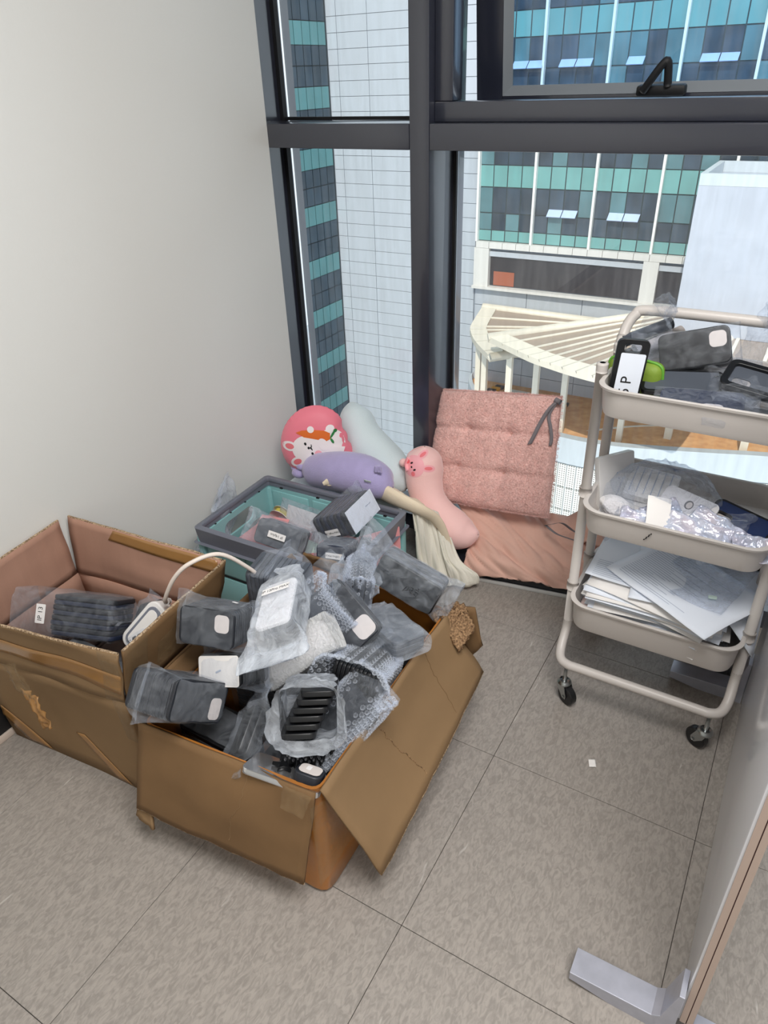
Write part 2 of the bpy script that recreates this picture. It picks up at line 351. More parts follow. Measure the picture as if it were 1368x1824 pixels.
def plate(name, outer, holes, th, m, parent=None, mtx=None, bevel=0.0):
    """flat plate with holes; outlines in the local XY plane, extruded along Z by th"""
    cu = bpy.data.curves.new(name, 'CURVE'); cu.dimensions = '2D'; cu.fill_mode = 'BOTH'; cu.extrude = th/2; cu.bevel_depth = bevel
    for pts in [outer]+list(holes):
        s = cu.splines.new('POLY'); s.points.add(len(pts)-1); s.use_cyclic_u = True
        for q, p in zip(s.points, pts): q.co = (p[0], p[1], 0, 1)
    tmp = bpy.data.objects.new(name, cu); me = bpy.data.meshes.new_from_object(tmp)
    bpy.data.objects.remove(tmp); bpy.data.curves.remove(cu)
    me.name = name; me.materials.clear(); me.materials.append(MT[m])
    if mtx: me.transform(mtx)
    return link(bpy.data.objects.new(name, me), parent)
def rrect(w, h, r, seg=6, cx=0, cy=0):
    out = []
    for sx, sy, a0 in ((1, 1, 0), (-1, 1, 90), (-1, -1, 180), (1, -1, 270)):
        for k in range(seg+1):
            a = math.radians(a0+90*k/seg); out.append((cx+sx*(w/2-r)+r*math.cos(a), cy+sy*(h/2-r)+r*math.sin(a)))
    return out
def ellipse(rx, ry, n=24, cx=0, cy=0, rot=0):
    out = []
    for k in range(n):
        a = 2*PI*k/n; x, y = rx*math.cos(a), ry*math.sin(a)
        out.append((cx+x*math.cos(rot)-y*math.sin(rot), cy+x*math.sin(rot)+y*math.cos(rot)))
    return out
def loft(name, rings, m, parent=None, cap0=True, cap1=True, smooth=True):
    n = len(rings[0]); vs = [p for r in rings for p in r]; fs = []
    for i in range(len(rings)-1):
        for k in range(n):
            k2 = (k+1) % n; fs.append((i*n+k, i*n+k2, (i+1)*n+k2, (i+1)*n+k))
    if cap0: fs.append(tuple(range(n-1, -1, -1)))
    if cap1: fs.append(tuple((len(rings)-1)*n+k for k in range(n)))
    o = mk(name, vs, fs, m, parent, smooth)
    if smooth:
        try: o.data.set_sharp_from_angle(angle=0.8)
        except Exception: pass
    return o
def text(name, body, size, m, parent, loc, rot, th=0.0002):
    cu = bpy.data.curves.new(name, 'FONT'); cu.body = body; cu.size = size; cu.align_x = 'CENTER'; cu.align_y = 'CENTER'; cu.extrude = th
    tmp = bpy.data.objects.new(name, cu); me = bpy.data.meshes.new_from_object(tmp); bpy.data.objects.remove(tmp); bpy.data.curves.remove(cu)
    me.materials.clear(); me.materials.append(MT[m])
    o = link(bpy.data.objects.new(name, me), parent); o.location = loc; o.rotation_euler = rot
    return o
def disc(name, c, n, r, m, parent=None, th=0.001, seg=16):
    c = V(c); n = V(n).normalized(); return tube(name, [c-n*th/2, c+n*th/2], r, m, parent, seg)

# ------------------------------------------------------------------ the room
XW, YF, YG = -1.467, 1.838, 2.0          # left wall face, window frame front, glass plane
def struct(o): o['kind'] = 'structure'; return o
def room():
    fl = struct(spanbox('floor', (-1.62, -2.5, -0.12), (2.75, 2.06, -0.004), 'joint'))
    # vinyl tiles, 45 cm grid, one object each with an open joint
    xs = [-1.467]+[-0.380+0.45*i for i in range(-2, 7)]+[2.6]; ys = [-2.4]+[1.08+0.45*j for j in range(-7, 2)]+[2.0]
    cache = {}; g = 0.0011
    for i in range(len(xs)-1):
        for j in range(len(ys)-1):
            w, d = xs[i+1]-xs[i]-g, ys[j+1]-ys[j]-g; key = (round(w, 3), round(d, 3))
            if key not in cache:
                bm = bmesh.new(); add_box(bm, (0, 0, -0.002), (w, d, 0.004), 0.0006, 1)
                t = bm_obj('tile', bm, 'floor', fl); cache[key] = t.data
            else: t = link(bpy.data.objects.new('tile', cache[key]), fl)
            t.location = ((xs[i]+xs[i+1])/2, (ys[j]+ys[j+1])/2, 0)
    struct(spanbox('wall_left', (-1.60, -2.4, 0), (XW, YF, 2.5), 'wall'))
    struct(spanbox('wall_right', (2.6, -2.4, 0), (2.75, 2.06, 2.5), 'wall'))
    struct(spanbox('wall_back', (-1.6, -2.5, 0), (2.75, -2.4, 2.5), 'wall'))
    struct(spanbox('ceiling', (-1.6, -2.5, 2.5), (2.75, 2.06, 2.6), 'ceil'))
    struct(spanbox('baseboard_left', (XW, -2.4, 0.02), (XW+0.006, 1.1, 0.105), 'baseblack'))
    struct(spanbox('trim_1', (XW, -2.4, 0), (XW+0.012, 1.1, 0.02), 'basepale', bev=0.003))
    # --- window 1: the narrow fixed light next to the wall
    w1 = struct(empty('window_1', (-1.26, YG, 0)))
    def part(nm, a, b, m, w, bev=0.0):
        o = spanbox(nm, a, b, m, None, bev); o.parent = w; o.matrix_parent_inverse = Matrix.Translation(-w.location); return o
    part('jamb', (-1.60, YF, 0), (-1.521, 2.06, 2.5), 'frame', w1)
    part('gasket', (-1.521, 1.975, 0.05), (-1.508, 1.994, 2.5), 'gasket', w1)
    part('gasket', (-1.003, 1.985, 0.05), (-1.0005, 1.996, 2.5), 'gasket', w1)
    part('mullion', (-1.0, YF, 0), (-0.942, 2.06, 2.5), 'frame', w1, 0.003)
    part('transom', (-1.521, YF, 1.206), (-1.0005, 2.06, 1.268), 'frame', w1, 0.003)
    part('gasket', (-1.508, 1.98, 1.2685), (-1.003, 1.996, 1.277), 'gasket', w1)
    part('sill_rail', (-1.521, YF+0.02, 0), (-1.0005, 2.06, 0.06), 'frame', w1)
    part('head_rail', (-1.521, YF, 2.42), (-1.0005, 2.06, 2.5), 'frame', w1)
    part('glass_pane', (-1.508, 1.997, 0.06), (-1.003, 2.005, 1.206), 'glass', w1)
    part('glass_pane', (-1.508, 1.997, 1.268), (-1.003, 2.005, 2.42), 'glass', w1)
    # --- window 2: the wide lower light
    w2 = struct(empty('window_2', (0.8, YG, 0)))
    part('transom', (-0.9415, YF, 1.206), (2.6, 2.06, 1.268), 'frame', w2, 0.003)
    part('sill_rail', (-0.9415, YF+0.02, 0), (2.6, 2.06, 0.06), 'frame', w2)
    part('gasket', (-0.9415, 1.985, 0.06), (-0.932, 1.996, 1.206), 'gasket', w2)
    part('gasket', (-0.9415, 1.985, 1.2), (2.6, 1.996, 1.206), 'gasket', w2)
    part('mullion', (1.35, YF, 0.06), (1.408, 2.06, 1.2055), 'frame', w2)
    part('glass_pane', (-0.935, 1.997, 0.06), (1.35, 2.005, 1.203), 'glass', w2)
    part('glass_pane', (1.408, 1.997, 0.06), (2.6, 2.005, 1.203), 'glass', w2)
    # --- window 3: the awning light above, its sash pushed open
    w3 = struct(empty('window_3', (0.2, YG, 1.27)))
    part('frame_rail', (-0.9415, 1.868, 1.2685), (1.40, 1.93, 1.315), 'frame', w3, 0.003)
    part('frame_stile', (-0.9415, 1.868, 1.3155), (-0.891, 1.925, 2.42), 'frame', w3, 0.003)
    part('frame_stile', (1.35, 1.868, 1.3155), (1.40, 1.925, 2.42), 'frame', w3, 0.003)
    part('frame_rail', (-0.9415, 1.868, 2.4205), (1.40, 2.02, 2.5), 'frame', w3)
    part('wall_pane', (1.4005, 1.997, 1.27), (2.6, 2.005, 2.5), 'glass', w3)
    tilt = math.atan2(0.11, 1.05)      # hinged at the head, foot pushed out
    hinge = V((0, 2.01, 2.40))
    sash = empty('sash', hinge-w3.location, (tilt, 0, 0), w3)
    x0, x1, L = -0.925, 1.385, 1.122
    for a, b, nm in (((x0, -0.03, -L), (x0+0.075, 0.03, 0), 'sash_stile'), ((x1-0.075, -0.03, -L), (x1, 0.03, 0), 'sash_stile'),
                     ((x0+0.0755, -0.03, -L), (x1-0.0755, 0.03, -L+0.036), 'sash_rail'), ((x0+0.0755, -0.03, -0.06), (x1-0.0755, 0.03, 0), 'sash_rail')):
        spanbox(nm, a, b, 'frame', sash, 0.002)
    spanbox('glass_pane', (x0+0.08, 0.004, -L+0.036), (x1-0.08, 0.012, -0.06), 'glass_aw', sash)
    spanbox('gasket', (x0+0.0755, -0.006, -L+0.0425), (x1-0.0755, 0.003, -L+0.052), 'gasket', sash)
    spanbox('gasket', (x0+0.0755, -0.006, -L+0.0525), (x0+0.082, 0.003, -0.06), 'gasket', sash)
    def bead(nm, pts):
        mk(nm, pts, [(0, 1, 2, 3), (7, 6, 5, 4), (0, 4, 5, 1), (1, 5, 6, 2), (2, 6, 7, 3), (3, 7, 4, 0)], 'bead', sash, False)
    zb, zt, xa, xb = -L+0.0365, -L+0.058, x0+0.0757, x1-0.0757
    bead('glazing_bead', [(xa, -0.029, zb), (xb, -0.029, zb), (xb-0.02, -0.008, zt), (xa+0.02, -0.008, zt), (xa, -0.012, zb), (xb, -0.012, zb), (xb-0.02, -0.0065, zt), (xa+0.02, -0.0065, zt)])
    bead('glazing_bead', [(xa, -0.029, zb), (xa, -0.029, -0.06), (xa+0.02, -0.008, -0.08), (xa+0.02, -0.008, zt), (xa, -0.012, zb), (xa, -0.012, -0.06), (xa+0.02, -0.0065, -0.08), (xa+0.02, -0.0065, zt)])
    # cam handle on the bottom rail
    hx = -0.43
    bm = bmesh.new(); add_box(bm, (hx, -0.045, -L+0.045), (0.115, 0.03, 0.024), 0.006, 2)
    vs = [(hx-0.035, -0.048, -L+0.03), (hx+0.0, -0.062, -L+0.085), (hx+0.004, -0.062, -L+0.09)]
    bm_obj('window_handle', bm, 'gasket', sash, True)
    tube('window_handle', catmull([(hx-0.04, -0.066, -L+0.045), (hx-0.022, -0.07, -L+0.07), (hx+0.0, -0.07, -L+0.10), (hx+0.012, -0.066, -L+0.105), (hx+0.016, -0.058, -L+0.055)], 5), 0.0095, 'gasket', sash, 10)
    stay = tube('friction_stay', [(x0-0.006, -0.02, -0.55), (x0-0.006, -0.10, -0.3)], 0.004, 'chrome', sash, 8)
room()

# ------------------------------------------------------------------ outside the window
GZ, FY = -12.5, 33.0
def exterior():
    struct(spanbox('ground_outside', (-45, 10, -20.3), (40, 60, -20), 'kerb'))
    edge = [(-14.3, 33), (-14.0, 32.2), (-13.2, 31.0), (-11.6, 29.7), (-9.4, 28.5), (-7.7, 27.9), (-5.45, 28.04), (-2.27, 29.0), (0.12, 29.8), (6, 31.5)]
    ec = catmull([(a, b, 0) for a, b in edge], 4); vs = [(p.x, p.y+0.02, GZ) for p in ec]+[(6, 33, GZ), (-14.3, 33.0, GZ)]
    nv = len(vs); vs += [(x, y, GZ-0.3) for x, y, z in vs]
    mk('ground_yard', vs, [tuple(range(nv)), tuple(range(2*nv-1, nv-1, -1))]+[(i, (i+1) % nv, nv+(i+1) % nv, nv+i) for i in range(nv)], 'pavers', None, False)['kind'] = 'structure'
    # office building: white panel wall on the left, curtain wall on the right, in one plane
    ob = tag(empty('office_building', (-14.3, FY, GZ)), 'white panelled office building with a teal glass curtain wall across the yard', 'building')
    def P(nm, a, b, m, root=ob):
        o = spanbox(nm, a, b, m); o.parent = root; o.matrix_parent_inverse = Matrix.Translation(-root.location); return o
    P('wall_core', (-22.6, FY+0.061, -20), (16, FY+8, 12), 'cladjoint')
    cache = {}
    def piece(nm, w, h, d, m, loc, root=ob):
        key = (nm, round(w, 3), round(h, 3), round(d, 3), m)
        if key in cache: o = link(bpy.data.objects.new(nm, cache[key]), root)
        else: o = box(nm, (0, 0, 0), (w, d, h), m, root); cache[key] = o.data
        o.location = V(loc)-root.location; return o
    xs = [-22.26, -21.7, -20.05, -17.1, -14.4]
    z = -20+0.19
    while z < 7:
        for a, b in zip(xs[:-1], xs[1:]):
            piece('cladding_panel', b-a-0.025, 0.615, 0.06, 'clad', ((a+b)/2, FY+0.03, z+0.32))
        z += 0.635
    # curtain wall: bays 2.65 m with four lights each
    P('curtain_backing', (-14.3, FY+0.02, -5.54), (8, FY+0.055, 9), 'mull')
    fins = [-14.28+2.68*i for i in range(8)]
    vents = {(1, 1, 0), (1, 2, 0), (2, 1, 0), (2, 2, 0), (0, 2, 2), (0, 3, 2), (1, 1, 2), (1, 2, 2), (2, 1, 2), (3, 1, 2), (3, 2, 2)}
    rows = [(-5.52, -5.04, 'span', None)]
    for k in range(4):
        b = -3.18+2.82*k
        rows.append((b-(1.85 if k == 0 else 1.91), b-1.12, 'v', k)); rows.append((b-1.10, b-0.02, 'v', None)); rows.append((b, b+0.90, 'span', None))
    for i, fx in enumerate(fins[:-1]):
        for q in range(4):
            w = 2.68/4; cx = fx+w*(q+0.5)
            for a, b, kind, k in rows:
                m = 'span' if kind == 'span' else random.choice(['vision', 'vision', 'vision', 'visionblind'])
                if i == 0 and q == 0 and kind == 'v': m = 'visionblind'
                piece('glass_pane', w-0.05, b-a-0.03, 0.03, m, (cx, FY, (a+b)/2))
                if k is not None and (i, q, k) in vents:
                    o = piece('vent_pane', w-0.04, 0.42, 0.03, 'vent', (cx, FY-0.16, b+0.16)); o.rotation_euler = (-0.9, 0, 0)
    for fx in fins:
        P('fin', (fx-0.05, FY-0.22, -5.54), (fx+0.05, FY+0.02, 8.5), 'fin')
    # white fascia pieces, recessed band, ledge
    for i in range(28):
        x = -14.28+0.67*i; P('fascia_panel', (x+0.01, FY-0.25, -5.82), (x+0.66, FY+0.05, -5.545), 'fascia')
    P('soffit_beam', (-13.6, FY-0.10, -6.2), (5, FY+0.05, -5.97), 'clad')
    P('end_pier', (-14.35, FY-0.25, -7.6), (-13.6, FY+0.05, -5.83), 'fascia')
    P('pier', (-6.45, FY-0.25, -7.6), (-5.8, FY+0.05, -5.83), 'fascia')
    P('recess_glazing', (-13.58, FY+0.0, -7.55), (5, FY+0.04, -6.21), 'recess')
    P('ledge', (-14.4, FY-0.35, -7.72), (5, FY+0.05, -7.6), 'fascia')
    P('interior_wall', (-13.4, FY-0.012, -7.55), (-12.35, FY-0.002, -6.9), 'redrecess')
    z = -7.75
    while z > GZ:
        for i in range(7):
            x = -14.35+2.7*i; piece('cladding_panel', 2.67, 0.80, 0.06, 'clad', (x+1.35, FY+0.03, z-0.42))
        z -= 0.83
    # the neighbouring tower's side face
    tw = tag(empty('glass_tower', (-22.3, 29, GZ)), 'teal glass tower standing at the left side of the white panelled building', 'building')
    P('tower_core', (-34, 4, -20), (-22.33, 33.05, 12), 'mull', tw)
    for k in range(-8, 4):
        b = 2.6+2.53*k-2.53
        for j in range(22):
            y = 32.9-0.62*j-0.31
            for a, c, m in ((b, b+0.88, 'towerspan'), (b+0.92, b+1.7, 'tower'), (b+1.74, b+2.5, 'tower')):
                o = piece('glass_pane', 0.05, c-a, 0.56, m, (-22.28, y, (a+c)/2), tw)
    # pale block to the right with an open parapet
    bl = tag(empty('stair_tower', (-0.4, 29, GZ)), 'pale grey rendered block with an open parapet top on the right outside', 'building')
    P('block_wall', (-4.18, 28.5, -7.35), (4, 32.6, -2.25), 'greyblock', bl)
    P('parapet', (-4.18, 28.5, -2.245), (4, 28.7, -1.87), 'kerb', bl); P('parapet', (-4.18, 28.705, -2.245), (-3.98, 32.6, -1.87), 'kerb', bl); P('parapet', (-3.975, 32.4, -2.245), (4, 32.6, -1.87), 'kerb', bl)
    P('canopy_deck', (-4.2, 26.4, -7.75), (5, 32.6, -7.36), 'canopysheet', bl)
    for i in range(8): P('deck_rib', (-4.1+1.1*i, 26.35, -7.355), (-3.98+1.1*i, 28.49, -7.30), 'canopy', bl)
    for x in (-3.8, -0.8, 2.2): P('deck_post', (x-0.15, 30.0, GZ), (x+0.15, 30.3, -7.755), 'canopy', bl)
    # two fan-shaped canopies
    def canopy(label, arc, apex, posts):
        c0 = V((sum(p[0] for p in arc)/len(arc), sum(p[1] for p in arc)/len(arc), GZ))
        r = tag(empty('entrance_canopy', c0), label, 'canopy', 'fan canopies')
        cv = [p-c0 for p in catmull(arc, 5)]; A = V(apex)-c0; n = len(cv); dn = V((0, 0, 0.06))
        vs = [A]+cv+[A-dn]+[p-dn for p in cv]
        fs = [(0, i, i+1) for i in range(1, n)]+[(n+1, n+2+i, n+1+i) for i in range(1, n)]
        mk('roof_sheet', vs, fs, 'canopysheet', r, False)
        for i in range(n-1):     # outer border boards, one per segment
            p, q = cv[i], cv[i+1]; pi = p+(A-p).normalized()*0.75; qi = q+(A-q).normalized()*0.75
            v8 = [s+V((0, 0, zz)) for zz in (0.07, -0.16) for s in (p, q, qi, pi)]
            mk('border_board', v8, [(0, 1, 2, 3), (7, 6, 5, 4), (0, 4, 5, 1), (1, 5, 6, 2), (2, 6, 7, 3), (3, 7, 4, 0)], 'canopy', r, False)
        for p in (cv[0], cv[-1]): tube('edge_beam', [p, A], 0.2, 'canopy', r, 4)
        for i in range(3, n-2, 3): tube('rib', [cv[i]+V((0, 0, 0.03)), A+V((0, 0, 0.03))], 0.06, 'canopy', r, 6)
        for x, y, z in posts: spanbox('post', V((x-0.12, y-0.12, GZ))-c0, V((x+0.12, y+0.12, z-0.12))-c0, 'canopy', r)
    canopy('lower fan-shaped cream canopy against the opposite building', [(-13.77, 32.7, -8.6), (-13.33, 30.4, -8.8), (-12.92, 29.37, -8.8), (-12.11, 28.1, -8.8), (-10.82, 26.63, -8.8)], (-5.3, 32.5, -8.6), [(-12.6, 29.7, -8.8), (-12.0, 29.0, -8.8), (-12.9, 31.0, -8.75)])
    canopy('upper fan-shaped cream canopy overlapping the lower one', [(-10.96, 26.69, -8.0), (-9.47, 25.7, -8.0), (-8.49, 25.09, -8.0), (-7.66, 24.74, -8.0), (-6.76, 24.4, -8.0), (-5.67, 24.12, -8.0), (-4.2, 23.95, -8.0), (-2.6, 23.9, -8)], (-1.7, 32.5, -6.9), [(-10.2, 27.4, -7.9), (-9.2, 28.0, -7.8), (-8.1, 28.6, -7.7), (-5.6, 28.9, -7.5)])
    # road paint and rubber strips
    def line(nm, pts, w, m, label, cat):
        pts = catmull([(x, y, GZ+0.012) for x, y in pts], 6)
        o = sheet(nm, lambda u, v: pts[min(len(pts)-1, int(round(u*(len(pts)-1))))]+V((w*(v-0.5), 0, 0)), len(pts)-1, 1, 0.02, m, None, False); return tag(o, label, cat)
    line('road_line', [(-9.9, 32.5), (-10.2, 31.5), (-10.6, 30.9), (-10.9, 30.4)], 0.28, 'yline', 'curved yellow line painted on the orange pavers outside', 'road marking')
    line('road_line', [(-7.0, 29.3), (-6.0, 30.2), (-5.0, 30.9), (-3.0, 32.0)], 0.22, 'wline', 'white line painted on the orange pavers outside', 'road marking')
    tag(spanbox('road_patch', (-12.0, 31.4, GZ), (-10.9, 32.4, GZ+0.02), 'wline'), 'pale painted patch on the ground under the canopies', 'road marking')
    for nm, c, n, dx, dy, lab in (('speed_bump', (-12.7, 31.7), 3, 0.10, 0.30, 'striped black and yellow rubber strip along the building foot'), ('corner_guard', (-8.9, 31.6), 6, -0.02, -0.3, 'striped black and yellow rubber strip by the canopy post')):
        r = tag(empty(nm, (c[0], c[1], GZ)), lab, 'rubber strip')
        for i in range(n): box('rubber_block', (dx*i, dy*i, 0.06), (0.42, 0.3, 0.12), 'yline' if i % 2 else 'blackroad', r)
    # curved white parapet with perforated sheets, nearer to us
    pw = tag(empty('parapet_wall', (-4, 27, -17)), 'curved white parapet wall with perforated sheets below the window', 'wall')
    pts = catmull([(a, b, 0) for a, b in edge], 5)
    o0 = V((-4, 27, -17)); xs_min = -9.5
    def ring(p, zz, off): return V((p.x, p.y-off, zz))-o0
    prof = [(GZ+0.35, 0), (GZ+0.35, 0.4), (-13.3, 0.5), (-13.3, 0.35), (-19.9, 0.35), (-19.9, -0.1), (-13.3, 0.0)]
    vs = []; n = len(pts); kf = len(prof)
    for p in pts: vs += [ring(p, zz, of) for zz, of in prof]
    fs = [(i*kf+a, (i+1)*kf+a, (i+1)*kf+(a+1) % kf, i*kf+(a+1) % kf) for i in range(n-1) for a in range(kf)]
    mk('kerb_body', vs, fs, 'kerb', pw, False)
    for i in range(n-1):
        p, q = pts[i], pts[i+1]; d = q-p; L = d.length; m = max(1, round(L/0.8))
        for k in range(m):
            for r in range(3):
                if p.x < -10: continue
                c = p+d*((k+0.5)/m); zz = -13.95-r*1.15
                key = ('perf', round(L/m, 2))
                if key in cache: o = link(bpy.data.objects.new('perforated_panel', cache[key]), pw)
                else: o = box('perforated_panel', (0, 0, 0), (L/m-0.05, 0.04, 1.1), 'perf', pw); cache[key] = o.data
                o.location = V((c.x, c.y-0.40, zz))-o0; o.rotation_euler = (0, 0, math.atan2(d.y, d.x))
exterior()
def ax(x, y):
    x = V(x).normalized(); y = V(y); y = (y-x*y.dot(x)).normalized(); z = x.cross(y)
    return Matrix((x, y, z)).transposed().to_euler()

# ------------------------------------------------------------------ cardboard boxes
def board(name, fn, nu, nv, parent, m='kraft', th=0.006, edges=True):
    return sheet(name, fn, nu, nv, th, m, parent)
def ragged(fn, amp, which='v1', f=9, seed=0):
    """tear one edge of a patch: which = u0,u1,v0,v1"""
    def g(u, v):
        n = amp*(noise.noise(V((u*f+seed, v*f+seed*2, 1.3)))+0.5*noise.noise(V((u*f*3+seed, v*f*3, 4.1))))
        if which == 'v1': return fn(u, v*(1+n))
        if which == 'v0': return fn(u, 1-(1-v)*(1+n))
        if which == 'u1': return fn(u*(1+n), v)
        return fn(1-(1-u)*(1+n), v)
    return g
def tape(name, fn, parent, m='tape', nu=12, nv=3): return sheet(name, fn, nu, nv, 0.0008, m, parent)
def big_box():
    r = tag(empty('cardboard_box', (-1.22, 0.73, 0)), 'large tan cardboard box with raised flaps and peeling tape against the white wall', 'box')
    o = V((-1.22, 0.73, 0)); q = lambda x, y, z: V((x, y, z))-o
    # body corners, bottom and rim
    FLb, FRb, BRb, BLb = q(-1.449, 0.573, 0), q(-0.998, 0.612, 0), q(-1.005, 0.90, 0), q(-1.452, 0.872, 0)
    FLt, FRt, BRt, BLt = q(-1.445, 0.545, 0.30), q(-0.995, 0.600, 0.315), q(-1.012, 0.90, 0.315), q(-1.448, 0.858, 0.318)
    board('front_wall', quadfn(FLb, FRb, FRt, FLt, 0.004, 2.5, -0.012, 1.0), 14, 8, r, 'kraft')
    board('right_wall', quadfn(FRb, BRb, BRt, FRt, 0.004, 2.5, -0.006, 2.0), 10, 8, r, 'kraft2')
    board('back_wall', quadfn(BRb, BLb, BLt, BRt, 0.003, 2.5, 0, 3.0), 12, 8, r, 'kraftin')
    board('left_wall', quadfn(BLb, FLb, FLt, BLt, 0.002, 2.5, 0, 4.0), 10, 8, r, 'kraftin')
    board('bottom', quadfn(FLb+V((0, 0, .004)), FRb+V((0, 0, .004)), BRb+V((0, 0, .004)), BLb+V((0, 0, .004))), 2, 2, r, 'kraftin')
    # flaps folded up
    z1 = 0.452
    board('flap', ragged(quadfn(BRt, BLt, q(-1.452, 0.876, 0.474), q(-1.005, 0.935, 0.452), 0.006, 3, 0.0, 5.0), 0.012, 'v1', 12, 1), 22, 8, r, 'kraftin')
    board('flap', ragged(quadfn(BLt+V((0, -.006, 0)), FLt, q(-1.452, 0.535, 0.452), q(-1.4575, 0.852, 0.474), 0.004, 3, 0, 6.0), 0.012, 'v1', 14, 2), 16, 8, r, 'kraftin')
    board('flap', ragged(quadfn(FLt, FRt, q(-0.975, 0.602, 0.452), q(-1.44, 0.520, 0.440), 0.008, 3, -0.012, 7.0), 0.012, 'v1', 14, 3), 22, 8, r, 'kraft')
    board('flap', ragged(quadfn(FRt+V((0, .004, 0)), BRt, q(-0.998, 0.937, 0.452), q(-0.972, 0.610, 0.455), 0.006, 3, 0, 8.0), 0.008, 'v1', 14, 4), 16, 8, r, 'kraft2')
    # tape bands, stuck on the walls they follow
    fw = quadfn(FLb, FRb, FRt, FLt, 0.004, 2.5, -0.012, 1.0); rw = quadfn(FRb, BRb, BRt, FRt, 0.004, 2.5, -0.006, 2.0)
    ff = quadfn(FLt, FRt, q(-0.975, 0.602, 0.452), q(-1.44, 0.520, 0.440), 0.008, 3, -0.012, 7.0); rf = quadfn(FRt+V((0, .004, 0)), BRt, q(-0.998, 0.937, 0.452), q(-0.972, 0.610, 0.455), 0.006, 3, 0, 8.0)
    def stuck(fn, a, b, c, d, out, m='tape', nu=12, nv=4):
        g = lambda u, v: fn(*[a[k]*(1-u)*(1-v)+b[k]*u*(1-v)+c[k]*u*v+d[k]*(1-u)*v for k in (0, 1)])+V(out)*0.0045
        sheet('tape_strip', g, nu, nv, 0.0008, m, r)
    F, G = (0, -1, 0.1), (1, 0, 0.1)
    stuck(ff, (0, 0.26), (1, 0.22), (1, 0.55), (0, 0.6), F, 'tape', 22, 4)
    stuck(fw, (0.0, 0.28), (0.10, 0.02), (0.28, 0.02), (0.02, 0.40), F); stuck(fw, (0.52, 0.36), (0.74, 0.02), (0.84, 0.02), (0.58, 0.38), F)
    stuck(fw, (0.93, 0.6), (1, 0.6), (1, 1), (0.93, 1), F, 'ctape'); stuck(ff, (0.9, 0.0), (1, 0.0), (1, 1), (0.9, 1), F, 'ctape')
    stuck(rf, (0, 0), (0.2, 0.0), (0.2, 1), (0, 1), G, 'ctape'); stuck(rf, (0.3, 0.1), (0.6, 0.15), (0.6, 0.7), (0.3, 0.6), G, 'ctape'); stuck(rw, (0.3, 0.5), (0.6, 0.5), (0.6, 0.98), (0.3, 0.98), G, 'ctape')
    sheet('tape_peel', quadfn(q(-1.20, 0.512, 0.335), q(-1.15, 0.514, 0.33), q(-1.13, 0.510, 0.255), q(-1.155, 0.508, 0.245), 0.012, 5, -0.004, 4), 14, 14, 0.0008, 'tape', r)
    sheet('tape_peel', quadfn(q(-1.22, 0.505, 0.40), q(-1.18, 0.51, 0.41), q(-1.15, 0.51, 0.32), q(-1.20, 0.505, 0.33), 0.010, 6, -0.004, 6), 10, 10, 0.0008, 'ctape', r)
    bf = quadfn(BRt, BLt, q(-1.452, 0.876, 0.474), q(-1.005, 0.935, 0.452), 0.006, 3, 0.0, 5.0)
    stuck(bf, (0.02, 0.74), (0.72, 0.80), (0.68, 0.99), (0.02, 0.98), (0, -1, 0), 'tape', 24, 4)
    lf = quadfn(BLt+V((0, -.006, 0)), FLt, q(-1.452, 0.535, 0.452), q(-1.4575, 0.852, 0.474), 0.004, 3, 0, 6.0)
    for fn, am, sd, f_ in ((bf, 0.012, 1, 12), (lf, 0.012, 2, 14), (ff, 0.012, 3, 14), (rf, 0.008, 4, 14)):
        g = ragged(fn, am, 'v1', f_, sd); tube('flap_edge', [V(g(i/40, 1.0)) for i in range(41)], 0.0031, 'fluteedge', r, 6)
    # a printed mark on the right flap
    return r
big_box()
